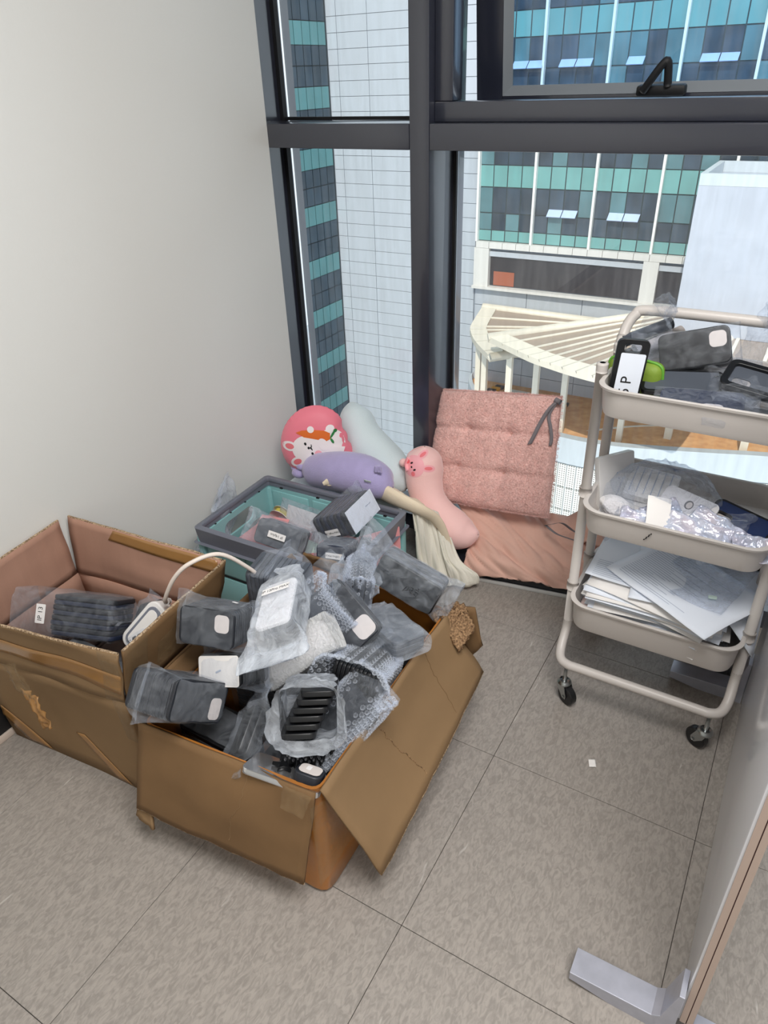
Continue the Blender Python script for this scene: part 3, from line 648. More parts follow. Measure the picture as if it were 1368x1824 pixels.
def front_box():
    o = V((-0.74, 0.9, 0)); q = lambda x, y, z: V((x, y, z))-o
    r = tag(empty('cardboard_box', o), 'open cardboard box with hanging flaps and orange taped base in the middle of the floor', 'box')
    FLb, FRb, BRb, BLb = q(-0.93, 0.60, 0), q(-0.532, 0.606, 0), q(-0.545, 1.17, 0), q(-0.96, 1.17, 0)
    FLt, FRt, BRt, BLt = q(-0.938, 0.585, 0.30), q(-0.540, 0.622, 0.30), q(-0.556, 1.187, 0.30), q(-0.975, 1.187, 0.30)
    # rounded orange body as a loft
    def ring(pts, rad):
        out = []
        for i in range(4):
            p, a, b = pts[i], pts[i-1], pts[(i+1) % 4]
            da, db = (a-p).normalized(), (b-p).normalized()
            for k in range(5):
                t = k/4; c = p+da*rad*(1-t)**2+db*rad*t**2; out.append(c)
        return out
    bt = [FLb, FRb, BRb, BLb]; tp = [FLt, FRt, BRt, BLt]
    mid = lambda f: [a.lerp(b, f) for a, b in zip(bt, tp)]
    inn = lambda f, d: [p+(sum(mid(f), V())/4-p).normalized()*d for p in mid(f)]
    rings = [ring([p+V((0, 0, 0.0)) for p in inn(0, 0.012)], 0.03), ring(mid(0.03), 0.03)]+[ring([p+V((0, 0, 0)) for p in mid(f)], 0.025) for f in (0.2, 0.4, 0.6, 0.8, 0.995)]
    rings += [ring(inn(f, 0.008), 0.02) for f in (0.995, 0.6, 0.05)]
    b = loft('box_body', rings, 'orange', r)
    # front flap: hangs outward and down, torn lower edge
    f1 = ragged(quadfn(FLt+V((-.004, -.004, .003)), FRt+V((0, -.004, .003)), q(-0.553, 0.567, 0.088), q(-0.948, 0.525, 0.098), 0.006, 3, -0.012, 1.5), 0.03, 'v1', 7, 3); board('flap', f1, 24, 12, r, 'kraft2')
    # right flap: longer, hangs outward; split at the front
    f2 = ragged(quadfn(FRt+V((.004, .004, .003)), BRt+V((.004, -.03, .003)), q(-0.458, 1.185, 0.145), q(-0.436, 0.655, 0.085), 0.006, 3, 0.016, 2.5), 0.02, 'v1', 6, 5); board('flap', f2, 28, 12, r, 'kraft')
    board('corner_tab', ragged(quadfn(q(-0.955, 0.56, 0.125), q(-0.925, 0.545, 0.12), q(-0.905, 0.520, 0.062), q(-0.958, 0.525, 0.070), 0.003, 4, 0, 6), 0.08, 'v1', 5, 5), 8, 6, r, 'kraft')
    for fn in (f1, f2): tube('flap_edge', [V(fn(i/40, 1.0)) for i in range(41)], 0.0031, 'fluteedge', r, 6)
    # rear corner: torn, fluting showing
    sheet('torn_corner', ragged(quadfn(q(-0.56, 1.15, 0.30), q(-0.525, 1.205, 0.315), q(-0.492, 1.20, 0.255), q(-0.50, 1.13, 0.235), 0.012, 9, 0.006, 8), 0.08, 'v1', 8, 4), 14, 12, 0.008, 'flute', r)
    sheet('torn_corner', ragged(quadfn(q(-0.585, 1.15, 0.30), q(-0.54, 1.20, 0.32), q(-0.52, 1.195, 0.30), q(-0.56, 1.14, 0.28), 0.012, 9, 0.006, 3), 0.1, 'v1', 8, 4), 10, 8, 0.007, 'flute', r)
    board('rear_flap', quadfn(q(-0.57, 1.19, 0.30), q(-0.50, 1.215, 0.305), q(-0.475, 1.21, 0.20), q(-0.50, 1.205, 0.16), 0.004, 4, 0, 1), 6, 6, r, 'kraft2')
    # rear flap: stands up a little, folded edge
    board('flap', ragged(quadfn(BLt+V((0, -.004, 0)), q(-0.80, 1.183, 0.30), q(-0.82, 1.182, 0.335), q(-0.965, 1.175, 0.335), 0.006, 5, 0, 4), 0.15, 'v1', 8, 7), 14, 4, r, 'kraft2')
    # left flap leans on the big box
    board('flap', quadfn(FLt+V((-.002, .02, 0)), BLt+V((-.002, -.02, 0)), q(-0.992, 1.16, 0.335), q(-0.970, 0.62, 0.335), 0.004, 3, 0, 3), 14, 5, r, 'kraft2')
    # clear tape round the front corner, crack lines on the flaps
    tape('tape_strip', quadfn(q(-0.545, 0.6015, 0.275), q(-0.5275, 0.64, 0.27), q(-0.522, 0.72, 0.10), q(-0.536, 0.594, 0.05), 0.004, 7, 0.004, 2), r, 'ctape', 10, 12)
    tape('tape_strip', quadfn(q(-0.60, 0.602, 0.305), q(-0.54, 0.606, 0.305), q(-0.545, 0.58, 0.272), q(-0.59, 0.575, 0.28), 0.006, 12, 0, 5), r, 'ctape', 8, 6)
    def crack(nm, fn, pts, off, m='flute', rad=0.0009):
        P = []
        for k in range(len(pts)-1):
            for s in range(8):
                t = s/8; P.append(fn(pts[k][0]+(pts[k+1][0]-pts[k][0])*t+random.uniform(-.006, .006), pts[k][1]+(pts[k+1][1]-pts[k][1])*t)+V(off))
        tube(nm, P, rad, m, r, 4)
    crack('crease', f2, [(0.36, 0.0), (0.37, 0.3), (0.40, 0.6), (0.42, 0.97)], (0.0032, -0.001, 0.002)); crack('crease', f2, [(0.78, 0.1), (0.76, 0.5), (0.72, 0.95)], (0.0028, -0.001, 0.0016), 'kraft2', 0.0007)
    crack('crease', f1, [(0.66, 0.05), (0.64, 0.4), (0.60, 0.55), (0.58, 0.9)], (0, -0.0030, 0.001), 'kraft', 0.0007)
    return r
front_box()

# ------------------------------------------------------------------ phone cases in bags
case_cache = {}
def case_mesh(w, h, t, m):
    key = (round(w, 3), round(h, 3), round(t, 4), m)
    if key not in case_cache:
        o = plate('case', rrect(w, h, min(0.011, h*0.16), 4), [], t*0.55, m, None, None, t*0.2)
        case_cache[key] = o.data; bpy.data.objects.remove(o)
    return case_cache[key]
def add_cases(r, d, n, m='case', jitter=0.0008, hole=None, cuts=False, gap=0.95, hole_m='cut', m_list=None, shift=0.0):
    """n cases stacked along local x, long side along y, short side along z"""
    p = d[0]/n; t = p*gap
    for i in range(n):
        mm = m_list[i % len(m_list)] if m_list else m
        c = link(bpy.data.objects.new('phone_case', case_mesh(d[1]-0.006, d[2]-0.004, t, mm)), r)
        c.location = (-d[0]/2+p*(i+0.5), random.uniform(-jitter, jitter), random.uniform(-jitter, jitter)*0.6+shift*(i-(n-1)/2))
        c.rotation_euler = Euler((random.uniform(-.01, .01)*jitter/0.002, 0, 0)).to_matrix().to_4x4().to_euler()
        c.rotation_euler = (Matrix.Rotation(random.uniform(-.012, .012)*jitter/0.002, 3, 'X') @ Matrix(((0, 0, 1), (1, 0, 0), (0, 1, 0)))).to_euler()
        if hole and i == n-1:
            hy, hz, hw, hh = hole
            plate('camera_opening', rrect(hw, hh, min(hw, hh)*0.3, 5, hy, hz), [], 0.0006, hole_m, c, Matrix.Translation((0, 0, t*0.5+0.0004)))
        if cuts:
            for e in ((1, -1) if cuts == 2 else (cuts,)):
                for k, (pos, ln) in enumerate(((-0.018, 0.008), (0, 0.011), (0.018, 0.008))):
                    bm = bmesh.new(); add_box(bm, (e*((d[1]-0.006)/2-0.0002), pos, 0), (0.001, ln, t*0.34), 0.0)
                    bm_obj('port_cutout', bm, 'cutg', c)
def bag_rings(d, axis=1, mar=0.004, fin=(0.03, 0.03), flare=(0.0, 0.0), wr=0.004, seed=0.0, nst=26, nr=44, openend=None, skew=(0, 0), pinch=None):
    """rings of a bag around a stack of size d; the bag's mouth and seal lie along the axis"""
    ax = [(1, 0, 2), (0, 1, 2), (0, 2, 1)][0 if axis == 0 else (1 if axis == 1 else 2)]
    # local order: (flattening direction a, along b, wide c)
    if axis == 1: a, b, c = 0, 1, 2
    elif axis == 2: a, b, c = 0, 2, 1
    else: a, b, c = 2, 0, 1
    A, B, Cw = d[a]/2+mar, d[b]/2+mar, d[c]/2+mar
    L0, L1 = -B-fin[0], B+fin[1]; rings = []
    for i in range(nst+1):
        t = L0+(L1-L0)*i/nst
        ha, hc = A, Cw; off = 0.0; amp = wr; exo = 0.32
        for s, fn, fl in ((-1, fin[0], flare[0]), (1, fin[1], flare[1])):
            e = (s*t-B)
            if e > -0.012 and fn > 0.0125:
                k = max(0.0, min(1.0, (e+0.012)/max(0.02, min(fn*0.8, A*1.1)))); k2 = k*k*(3-2*k)
                if openend == s: ha = A*(1+0.35*k); hc = Cw*(1+0.30*k); exo = 0.32+0.38*k
                else:
                    ha = A*(1-k2)+0.0022*k2; hc = Cw+(min(0.35*A, 0.014)+fl)*k2
                    if pinch and pinch[0] == s: hc = Cw*(1-k2*(1-pinch[1]))*(1+max(0, (e/fn-0.6))*pinch[2]); ha = A*(1-k2)+0.014*k2
                amp = wr*(1+1.6*k); off = k2*skew[0 if s < 0 else 1]
        ring = []
        for q in range(nr):
            th = 2*PI*q/nr; cx, sx = math.cos(th), math.sin(th); ex = exo
            x = ha*math.copysign(abs(cx)**ex, cx); z = hc*math.copysign(abs(sx)**ex, sx)
            p = [0, 0, 0]; p[a] = x+off; p[b] = t; p[c] = z
            pv = V(p); sd = V((seed*3.1, seed*1.7, seed))
            w = noise.noise(pv*26+sd)*0.6+abs(noise.noise(V((pv.x*45, pv.y*22, pv.z*45))+sd))*0.9-0.2
            nrm = [0, 0, 0]; nrm[a] = cx; nrm[c] = sx
            pv += V(nrm)*(w*amp)
            edge = min(abs(t-L0), abs(L1-t))
            if edge < 0.012: pv[b] += noise.noise(V((th*1.6, seed, 2)))*0.006
            ring.append(pv)
        rings.append(ring)
    return rings
def bag(r, d, m='bag', name='plastic_bag', **kw):
    oe = kw.get('openend'); rings = bag_rings(d, **kw)
    return loft(name, rings, m, r, cap0=oe != -1, cap1=oe != 1)
def sticker(r, s, loc, rot, w, h, size=None, m='sticker'):
    st = plate('sticker', rrect(w, h, 0.0015, 2), [], 0.0004, m, r); st.location = loc; st.rotation_euler = rot
    if s: text('lettering', s, size or h*0.62, 'ink', st, (0, 0, 0.0004), (0, 0, 0), 0.0001)
    return st
def packet(label, c, e, d, n=10, cat='phone case packet', m='case', bagm='bag', group=None, hole=None, cuts=False, jitter=0.0008, name='phone_case_packet', m_list=None, hole_m='cut', **kw):
    r = tag(empty(name, c, e), label, cat, group)
    if n: add_cases(r, d, n, m, jitter, hole, cuts, m_list=m_list, hole_m=hole_m)
    if bagm: bag(r, d, bagm, seed=random.random()*10, **kw)
    return r
# bubble film: a sheet or sleeve with real domes
def domes(fn, us, vs, pitch, rad, hgt, lenu, lenv, flip=1, skip=None):
    verts = []; faces = []
    nu, nv = int(lenu/pitch), int(lenv/(pitch*0.87))
    for j in range(nv):
        for i in range(nu):
            u = (i+0.5+0.5*(j % 2))/nu*(us[1]-us[0])+us[0]; v = (j+0.5)/nv*(vs[1]-vs[0])+vs[0]
            if u > us[1]-0.3/nu: continue
            if skip and skip(u, v): continue
            e = 0.004; p = V(fn(u, v)); du = V(fn(min(1, u+e), v))-V(fn(max(0, u-e), v)); dv = V(fn(u, min(1, v+e)))-V(fn(u, max(0, v-e)))
            n = du.cross(dv)
            if n.length < 1e-12: continue
            n = n.normalized()*flip; t = du.normalized(); b = n.cross(t); k = len(verts); rr = rad*random.uniform(0.85, 1.08)
            for lv, (a, hh) in enumerate(((1, 0), (0.86, 0.6), (0.5, 0.95))):
                for s in range(7):
                    g = 2*PI*s/7; verts.append(p+t*math.cos(g)*rr*a+b*math.sin(g)*rr*a+n*hgt*hh)
            verts.append(p+n*hgt)
            for lv in range(2):
                for s in range(7):
                    s2 = (s+1) % 7; faces.append((k+lv*7+s, k+lv*7+s2, k+(lv+1)*7+s2, k+(lv+1)*7+s))
            for s in range(7): faces.append((k+14+s, k+14+(s+1) % 7, k+21))
    return verts, faces
def ringfn(rings):
    n, m = len(rings), len(rings[0])
    def fn(u, v):
        x = (u % 1.0)*m; i = int(x) % m; fx = x-int(x); y = max(0, min(n-1.001, v*(n-1))); j = int(y); fy = y-j
        a = rings[j][i].lerp(rings[j][(i+1) % m], fx); b = rings[j+1][i].lerp(rings[j+1][(i+1) % m], fx)
        return a.lerp(b, fy)
    return fn
def bubble_wrap(r, d, m='bubble', pitch=0.0105, openend=None, **kw):
    rings = bag_rings(d, openend=openend, seed=random.random()*9, wr=kw.pop('wr', 0.005), **kw)
    w = loft('bubble_film', rings, m, r, cap0=openend != -1, cap1=openend != 1)
    per = sum((rings[len(rings)//2][i]-rings[len(rings)//2][i-1]).length for i in range(len(rings[0])))
    ln = sum((rings[i+1][0]-rings[i][0]).length for i in range(len(rings)-1))
    vs, fs = domes(ringfn(rings), (0, 1), (0.02, 0.98), pitch, pitch*0.46, pitch*0.42, per, ln, 1)
    b = mk('bubbles', vs, fs, 'dome' if m == 'bubble' else m, w); b['kind'] = 'stuff'
    return w
G1 = None
def fill_front_box():
    # --- upper layer, as the photograph shows it
    packet('dark bagged stack of cases hanging over the front left rim of the box', (-0.880, 0.640, 0.355), (-0.756, -0.181, 0.004), (0.122, 0.147, 0.080), 14, hole=(0.045, -0.012, 0.03, 0.042), axis=1, fin=(0.018, 0.045), wr=0.003, m='case')
    r = packet('dark bagged stack of cases with a small white sticker by the big box', (-0.886, 0.783, 0.430), (0.047, -0.472, -1.369), (0.095, 0.126, 0.078), 11, hole=(0.035, 0.012, 0.032, 0.036), axis=1, fin=(0.03, 0.02), wr=0.003)
    sticker(r, None, (-0.01, 0.03, 0.0445), (0, 0, 1.2), 0.016, 0.006)
    r = packet('bagged stack with a plain pinkish white card on its end, under the stickered dark packet', (-0.842, 0.771, 0.335), (0.340, -0.574, -1.567), (0.12, 0.108, 0.066), 12, axis=1, fin=(0.03, 0.02), wr=0.003, m='caseblack')
    plate('end_card', rrect(0.10, 0.062, 0.006), [], 0.0012, 'paperb', r, Matrix.Translation((0.062, 0, 0)) @ Matrix(((0, 0, 1), (1, 0, 0), (0, 1, 0))).to_4x4())
    box('printed_mark', (0.0632, 0.0, 0.0), (0.0004, 0.014, 0.0035), 'inkgrey', r, rot=(0.35, 0, 0))
    # white labelled bag in the middle, tied at the top
    Rm = Euler((-3.096, -1.203, -2.674))
    r = packet('crumpled frosted bag with a white case and a handwritten label, on top of the pile', (-0.775, 0.855, 0.452), Rm, (0.05, 0.145, 0.075), 5, m_list=['case', 'case', 'casegrey', 'casegrey', 'casewhite'], bagm='milky', axis=1, fin=(0.075, 0.055), wr=0.007, mar=0.012, pinch=(1, 0.35, 2.0), flare=(0.01, 0))
    sticker(r, 'IP 13Pro MAX', (0.0425, 0.02, -0.004), (Matrix(((0, 0, 1), (0, 1, 0), (-1, 0, 0)))).to_euler(), 0.062, 0.019, 0.0105)
    # grey striped stack behind it
    packet('bag of pale grey cases standing on edge behind the white labelled bag', (-0.885, 0.985, 0.385), (0.05, 0.05, 0.16), (0.125, 0.09, 0.12), 11, m='casegrey', bagm='bag', axis=2, fin=(0.01, 0.03), wr=0.004)
    # big-holed case in front of the torn bag
    packet('bagged dark case with a large pale camera opening, right of the bubble wrapped roll', (-0.702, 0.985, 0.372), (-0.653, -0.737, -1.363), (0.05, 0.152, 0.081), 4, m='case', hole=(0.048, 0.014, 0.046, 0.046), axis=1, fin=(0.06, 0.02), wr=0.003, flare=(0.012, 0))
    packet('grey blue bag with a flat folded end beside the torn box corner', (-0.617, 1.028, 0.333), (2.276, -1.432, 1.962), (0.038, 0.146, 0.082), 4, m='casegrey', bagm='bagthick', axis=1, fin=(0.035, 0.008), wr=0.004)
    r = packet('leaning frosted bag with handwriting, rising over the rear right corner of the box', (-0.640, 1.155, 0.378), (-0.375, -0.171, -1.422), (0.06, 0.162, 0.081), 6, m='casegrey', bagm='bagthick', axis=1, fin=(0.06, 0.03), wr=0.005, flare=(0.03, 0.01), m_list=['case', 'casegrey', 'caseblack'])
    # handwriting as pen strokes on the film
    def stroke(pts): tube('handwriting', [V((0.0385+0.0015*math.sin(40*y), y, z)) for y, z in pts], 0.0006, 'ink', r, 5)
    for pts in ([(0.0, -0.012), (0.004, 0.004), (0.010, 0.006), (0.009, -0.004), (0.003, -0.008)], [(0.014, 0.008), (0.02, 0.009), (0.019, 0.001), (0.013, -0.001), (0.021, -0.006)], [(0.026, 0.010), (0.034, 0.009)], [(0.026, 0.004), (0.035, 0.003), (0.033, -0.006), (0.026, -0.004)], [(0.030, 0.016), (0.032, 0.012)]): stroke(pts)
    # torn thin bag at the top middle, twisted
    r = tag(empty('plastic_bag', (-0.757, 1.024, 0.412), (0.15, 0.2, 0.4)), 'knotted scrap of torn frosted bag between the labelled bag and the holed case', 'bag')
    bag(r, (0.026, 0.055, 0.045), 'bagthick', seed=3.3, axis=1, fin=(0.025, 0.03), wr=0.010, flare=(0.015, 0.008))
    r = tag(empty('plastic_bag', (-0.712, 1.105, 0.385), (0.5, 0.5, 0.9)), 'small upright corner of white film left of the handwritten bag', 'bag')
    bag(r, (0.02, 0.035, 0.03), 'bagthick', seed=6.1, axis=1, fin=(0.02, 0.025), wr=0.008)
    # bubble-wrapped bundles
    def bw(label, c, e, d, n, m='casegrey', **kw):
        r = tag(empty('bubble_wrapped_bundle', c, e), label, 'bubble wrap')
        if n: add_cases(r, d, n, m)
        bubble_wrap(r, d, **kw); return r
    bw('grey bubble wrapped bundle at the centre of the pile, under the knotted film', (-0.735, 0.945, 0.388), (-0.9, -0.35, -1.0), (0.055, 0.10, 0.075), 4, axis=1, fin=(0.03, 0.03), mar=0.008)
    bw('bubble wrapped bundle at the rear rim of the box, below the turquoise crate', (-0.76, 1.115, 0.345), (-0.1, 0.2, 0.5), (0.06, 0.11, 0.09), 4, axis=1, fin=(0.02, 0.02), mar=0.008)
    bw('white bubble wrapped bundle under the lower end of the labelled bag', (-0.750, 0.862, 0.352), (0.807, -0.656, -1.509), (0.040, 0.150, 0.072), 3, 'casewhite', m_='', axis=1, fin=(0.012, 0.012), mar=0.006) if False else None
    r = tag(empty('bubble_wrapped_bundle', (-0.745, 0.860, 0.350), (0.807, -0.656, -1.509)), 'white bubble wrapped bundle under the lower end of the labelled bag', 'bubble wrap')
    add_cases(r, (0.040, 0.150, 0.072), 3, 'casewhite'); bubble_wrap(r, (0.040, 0.150, 0.072), 'bubblew', 0.0085, axis=1, fin=(0.012, 0.012), mar=0.006)
    # open bubble sleeve with black cases: mouth towards the camera
    r = tag(empty('bubble_wrapped_bundle', (-0.615, 0.905, 0.312), (-0.45, 0.12, 0.12)), 'open bubble sleeve showing a row of black case edges', 'bubble wrap')
    add_cases(r, (0.10, 0.13, 0.06), 11, 'caseblack', cuts=-1); bubble_wrap(r, (0.115, 0.14, 0.068), 'bubble', axis=1, fin=(0.025, 0.02), openend=-1, mar=0.007)
    # the wide flat bubble bag
    r = tag(empty('bubble_wrapped_bundle', (-0.597, 0.778, 0.290), ax((-0.22, -0.50, 0.84), (0.42, 0.78, 0.55))), 'wide flat bubble wrap bag along the right side of the box', 'bubble wrap')
    add_cases(r, (0.030, 0.15, 0.10), 2, 'case'); bubble_wrap(r, (0.032, 0.190, 0.110), 'bubble', 0.0122, axis=1, fin=(0.012, 0.02), mar=0.006, wr=0.005)
    # open frosted bag with six black cases: the mouth faces up towards the room
    yv = V((0.443, -0.70, 0.56)).normalized()
    c = V((-0.614, 0.708, 0.376))-yv*0.062
    r = tag(empty('phone_case_packet', c, ax((0.273, -0.449, -0.851), yv)), 'open frosted bag of six black cases at the front of the box', 'phone case packet')
    add_cases(r, (0.092, 0.125, 0.066), 6, 'caseblack', jitter=0.002, cuts=1, gap=0.80, shift=0.0085)
    bag(r, (0.092, 0.135, 0.100), 'milky', seed=4.2, axis=1, fin=(0.015, 0.022), wr=0.006, openend=1, mar=0.004)
    # bottom front: silver case box, star grip, black cases with dots, earphone case
    e = (-1.326, -1.055, 1.556)
    r = tag(empty('phone_case', (-0.622, 0.637, 0.280), e), 'shiny silver case lying at the front rim of the box', 'phone case')
    plate('shell', rrect(0.151, 0.076, 0.012), [], 0.008, 'silver', r, Matrix(((0, 0, 1), (0, 1, 0), (-1, 0, 0))).to_4x4(), 0.0015)
    Rm = Euler(e).to_matrix()
    L = lambda x, y, z: V((-0.622, 0.637, 0.280))+Rm @ V((x, y, z))
    star = []
    for k in range(10):
        a = PI/2+k*PI/5; q = 0.019 if k % 2 == 0 else 0.008; star.append((q*math.cos(a), q*math.sin(a)))
    r = tag(empty('star_grip', L(0.0105, 0.008, 0.012), e), 'black five-pointed star phone grip on the silver case', 'phone grip')
    plate('star', star, [], 0.006, 'caseblack', r, Matrix(((0, 0, 1), (0, 1, 0), (-1, 0, 0))).to_4x4() @ Matrix.Rotation(0.5, 4, 'Z'), 0.0008)
    r = tag(empty('earphone_case', L(0.016, -0.006, -0.045), e), 'grey earphone case with a small white label beside the star grip', 'earphone case')
    plate('shell', rrect(0.048, 0.040, 0.013), [], 0.016, 'case', r, Matrix(((0, 0, 1), (0, 1, 0), (-1, 0, 0))).to_4x4(), 0.003)
    plate('lid_face', rrect(0.042, 0.034, 0.011), [], 0.001, 'cut', r, Matrix.Translation((0.0125, 0, 0)) @ Matrix(((0, 0, 1), (0, 1, 0), (-1, 0, 0))).to_4x4())
    sticker(r, None, (0.0135, 0.002, 0.004), Matrix(((0, 0, 1), (0, 1, 0), (-1, 0, 0))).to_euler(), 0.009, 0.016)
    base = Matrix.Translation(L(0.024, 0.045, -0.02)) @ (Rm @ Euler((0.5, 0, 0)).to_matrix()).to_4x4()
    for i in range(6):
        c = link(bpy.data.objects.new('phone_case', case_mesh(0.06, 0.03, 0.008, 'caseblack')))
        c.matrix_world = base @ Matrix.Translation((0, 0, 0.04-0.0155*i)) @ Matrix.Rotation(0.35, 4, 'X')
        tag(c, 'black case with round side openings in the row behind the star grip', 'phone case', 'row of black cases behind the star grip')
        for k in range(4):
            disc('port_cutout', (-0.02+0.013*k, -0.004, 0.0042), (0, 0, 1), 0.0035, 'cutg', c, 0.0008, 10); disc('port_cutout', (0.004-0.0, -0.018+0.0095*k, 0.0042), (0, 0, 1), 0.003, 'cutg', c, 0.0008, 8)
    # dark crumpled bag at the front left
    r = tag(empty('plastic_bag', (-0.745, 0.675, 0.285), (0.4, 0.6, 0.5)), 'dark crumpled clear bag at the front rim left of the open bag', 'bag')
    add_cases(r, (0.03, 0.10, 0.06), 2, 'caseblack'); bag(r, (0.04, 0.10, 0.07), 'bag', seed=7.7, axis=1, fin=(0.04, 0.04), wr=0.012)
    # --- the stacks underneath, seen only in the gaps
    b0 = None
    for x, y in ((-0.85, 0.70), (-0.645, 0.71), (-0.86, 0.88), (-0.645, 0.90), (-0.87, 1.07), (-0.655, 1.08)):
        r = tag(empty('phone_case_packet', (x, y, 0.128), (0, PI/2, PI/2)), 'black bagged cases deep in the front box, dim between the packets above', 'phone case packet', 'black packets at the bottom of the front box')
        if b0 is None: add_cases(r, (0.205, 0.155, 0.09), 14, 'caseblack'); bag(r, (0.205, 0.155, 0.09), 'bag', seed=1.1, axis=1, fin=(0.01, 0.01), wr=0.003, nst=12, nr=24); b0 = r
        else:
            for ch in b0.children: c = ch.copy(); COL.objects.link(c); c.parent = r
fill_front_box()
def fill_big_box():
    Rn = Euler((0.013, -0.612, -1.268)).to_matrix() @ Matrix(((0, 0, -1), (0, 1, 0), (1, 0, 0)))
    r = tag(empty('phone_case_packet', (-1.300, 0.735, 0.325), Rn.to_euler()), 'frosted bag of navy cases with a white size sticker inside the large box', 'phone case packet')
    add_cases(r, (0.093, 0.160, 0.095), 8, jitter=0.003, m_list=['casenavy', 'case', 'casenavy', 'case'], gap=0.9)
    for ch in list(r.children):
        ch.location.y += 0.042
        bm = bmesh.new(); add_box(bm, (0.055, -0.0455, 0), (0.008, 0.0012, 0.003)); bm_obj('port_cutout', bm, 'cutg', ch)
    bag(r, (0.097, 0.24, 0.10), 'bag', seed=5.2, axis=1, fin=(0.012, 0.02), wr=0.004)
    tw = Matrix(((0, 1, 0), (1, 0, 0), (0, 0, -1)))
    sticker(r, 'IP 13', (0.0, -0.055, -0.0585), Matrix(((1, 0, 0), (0, -1, 0), (0, 0, -1))).to_euler(), 0.044, 0.024, 0.016)
    packet('crumpled bag of dark cases between the navy packet and the power strip', (-1.125, 0.80, 0.305), (0.3, -0.4, 0.3), (0.06, 0.11, 0.075), 4, m='case', axis=1, fin=(0.03, 0.02), wr=0.009)
    packet('dark bag under the navy packet near the front wall of the large box', (-1.20, 0.655, 0.275), (0.1, 1.5, 1.6), (0.05, 0.14, 0.08), 5, m='caseblack', axis=1, fin=(0.03, 0.03), wr=0.006)
    for i, x in enumerate((-1.36, -1.22, -1.08)):
        r = tag(empty('phone_case_packet', (x, 0.735, 0.118), (0, PI/2, PI/2)), 'black bagged cases deep in the large box, dim under the navy packet', 'phone case packet', 'black packets at the bottom of the large box')
        if i == 0: add_cases(r, (0.20, 0.12, 0.19), 14, 'caseblack'); bag(r, (0.20, 0.12, 0.19), 'bag', seed=5, axis=1, fin=(0.006, 0.006), wr=0.003, nst=12, nr=24, mar=0.002); b0 = r
        else:
            for ch in b0.children: c = ch.copy(); COL.objects.link(c); c.parent = r
    # power strip with its lead looping over the box edge
    o = V((-1.092, 0.80, 0.365)); r = tag(empty('power_strip', o, (0, 0, 0)), 'white power strip with a cream lead looping over the box edge', 'power strip')
    M_ = (Matrix.Rotation(0.9, 4, 'Z') @ Matrix.Rotation(-0.75, 4, 'Y') @ Matrix.Rotation(0.7, 4, 'X'))
    plate('body', rrect(0.12, 0.05, 0.018, 6), [], 0.030, 'wplast', r, M_ @ Matrix.Translation((-0.045, 0, -0.008)), 0.004)
    plate('socket_face', rrect(0.105, 0.036, 0.014, 6), [], 0.003, 'grey', r, M_ @ Matrix.Translation((-0.045, 0, 0.012)), 0.001)
    plate('socket', rrect(0.092, 0.024, 0.010, 6), [], 0.003, 'wplast', r, M_ @ Matrix.Translation((-0.045, 0, 0.0135)), 0.001)
    pts = catmull([V((-1.068, 0.815, 0.395))-o, V((-1.046, 0.79, 0.425))-o, V((-1.015, 0.80, 0.485))-o, V((-0.984, 0.825, 0.520))-o, V((-0.952, 0.88, 0.520))-o, V((-0.925, 0.93, 0.462))-o, V((-0.905, 0.965, 0.40))-o], 8)
    tube('lead', pts, 0.0048, 'cable', r, 8); tube('strain_relief', pts[:5], 0.0075, 'wplast', r, 8)
fill_big_box()

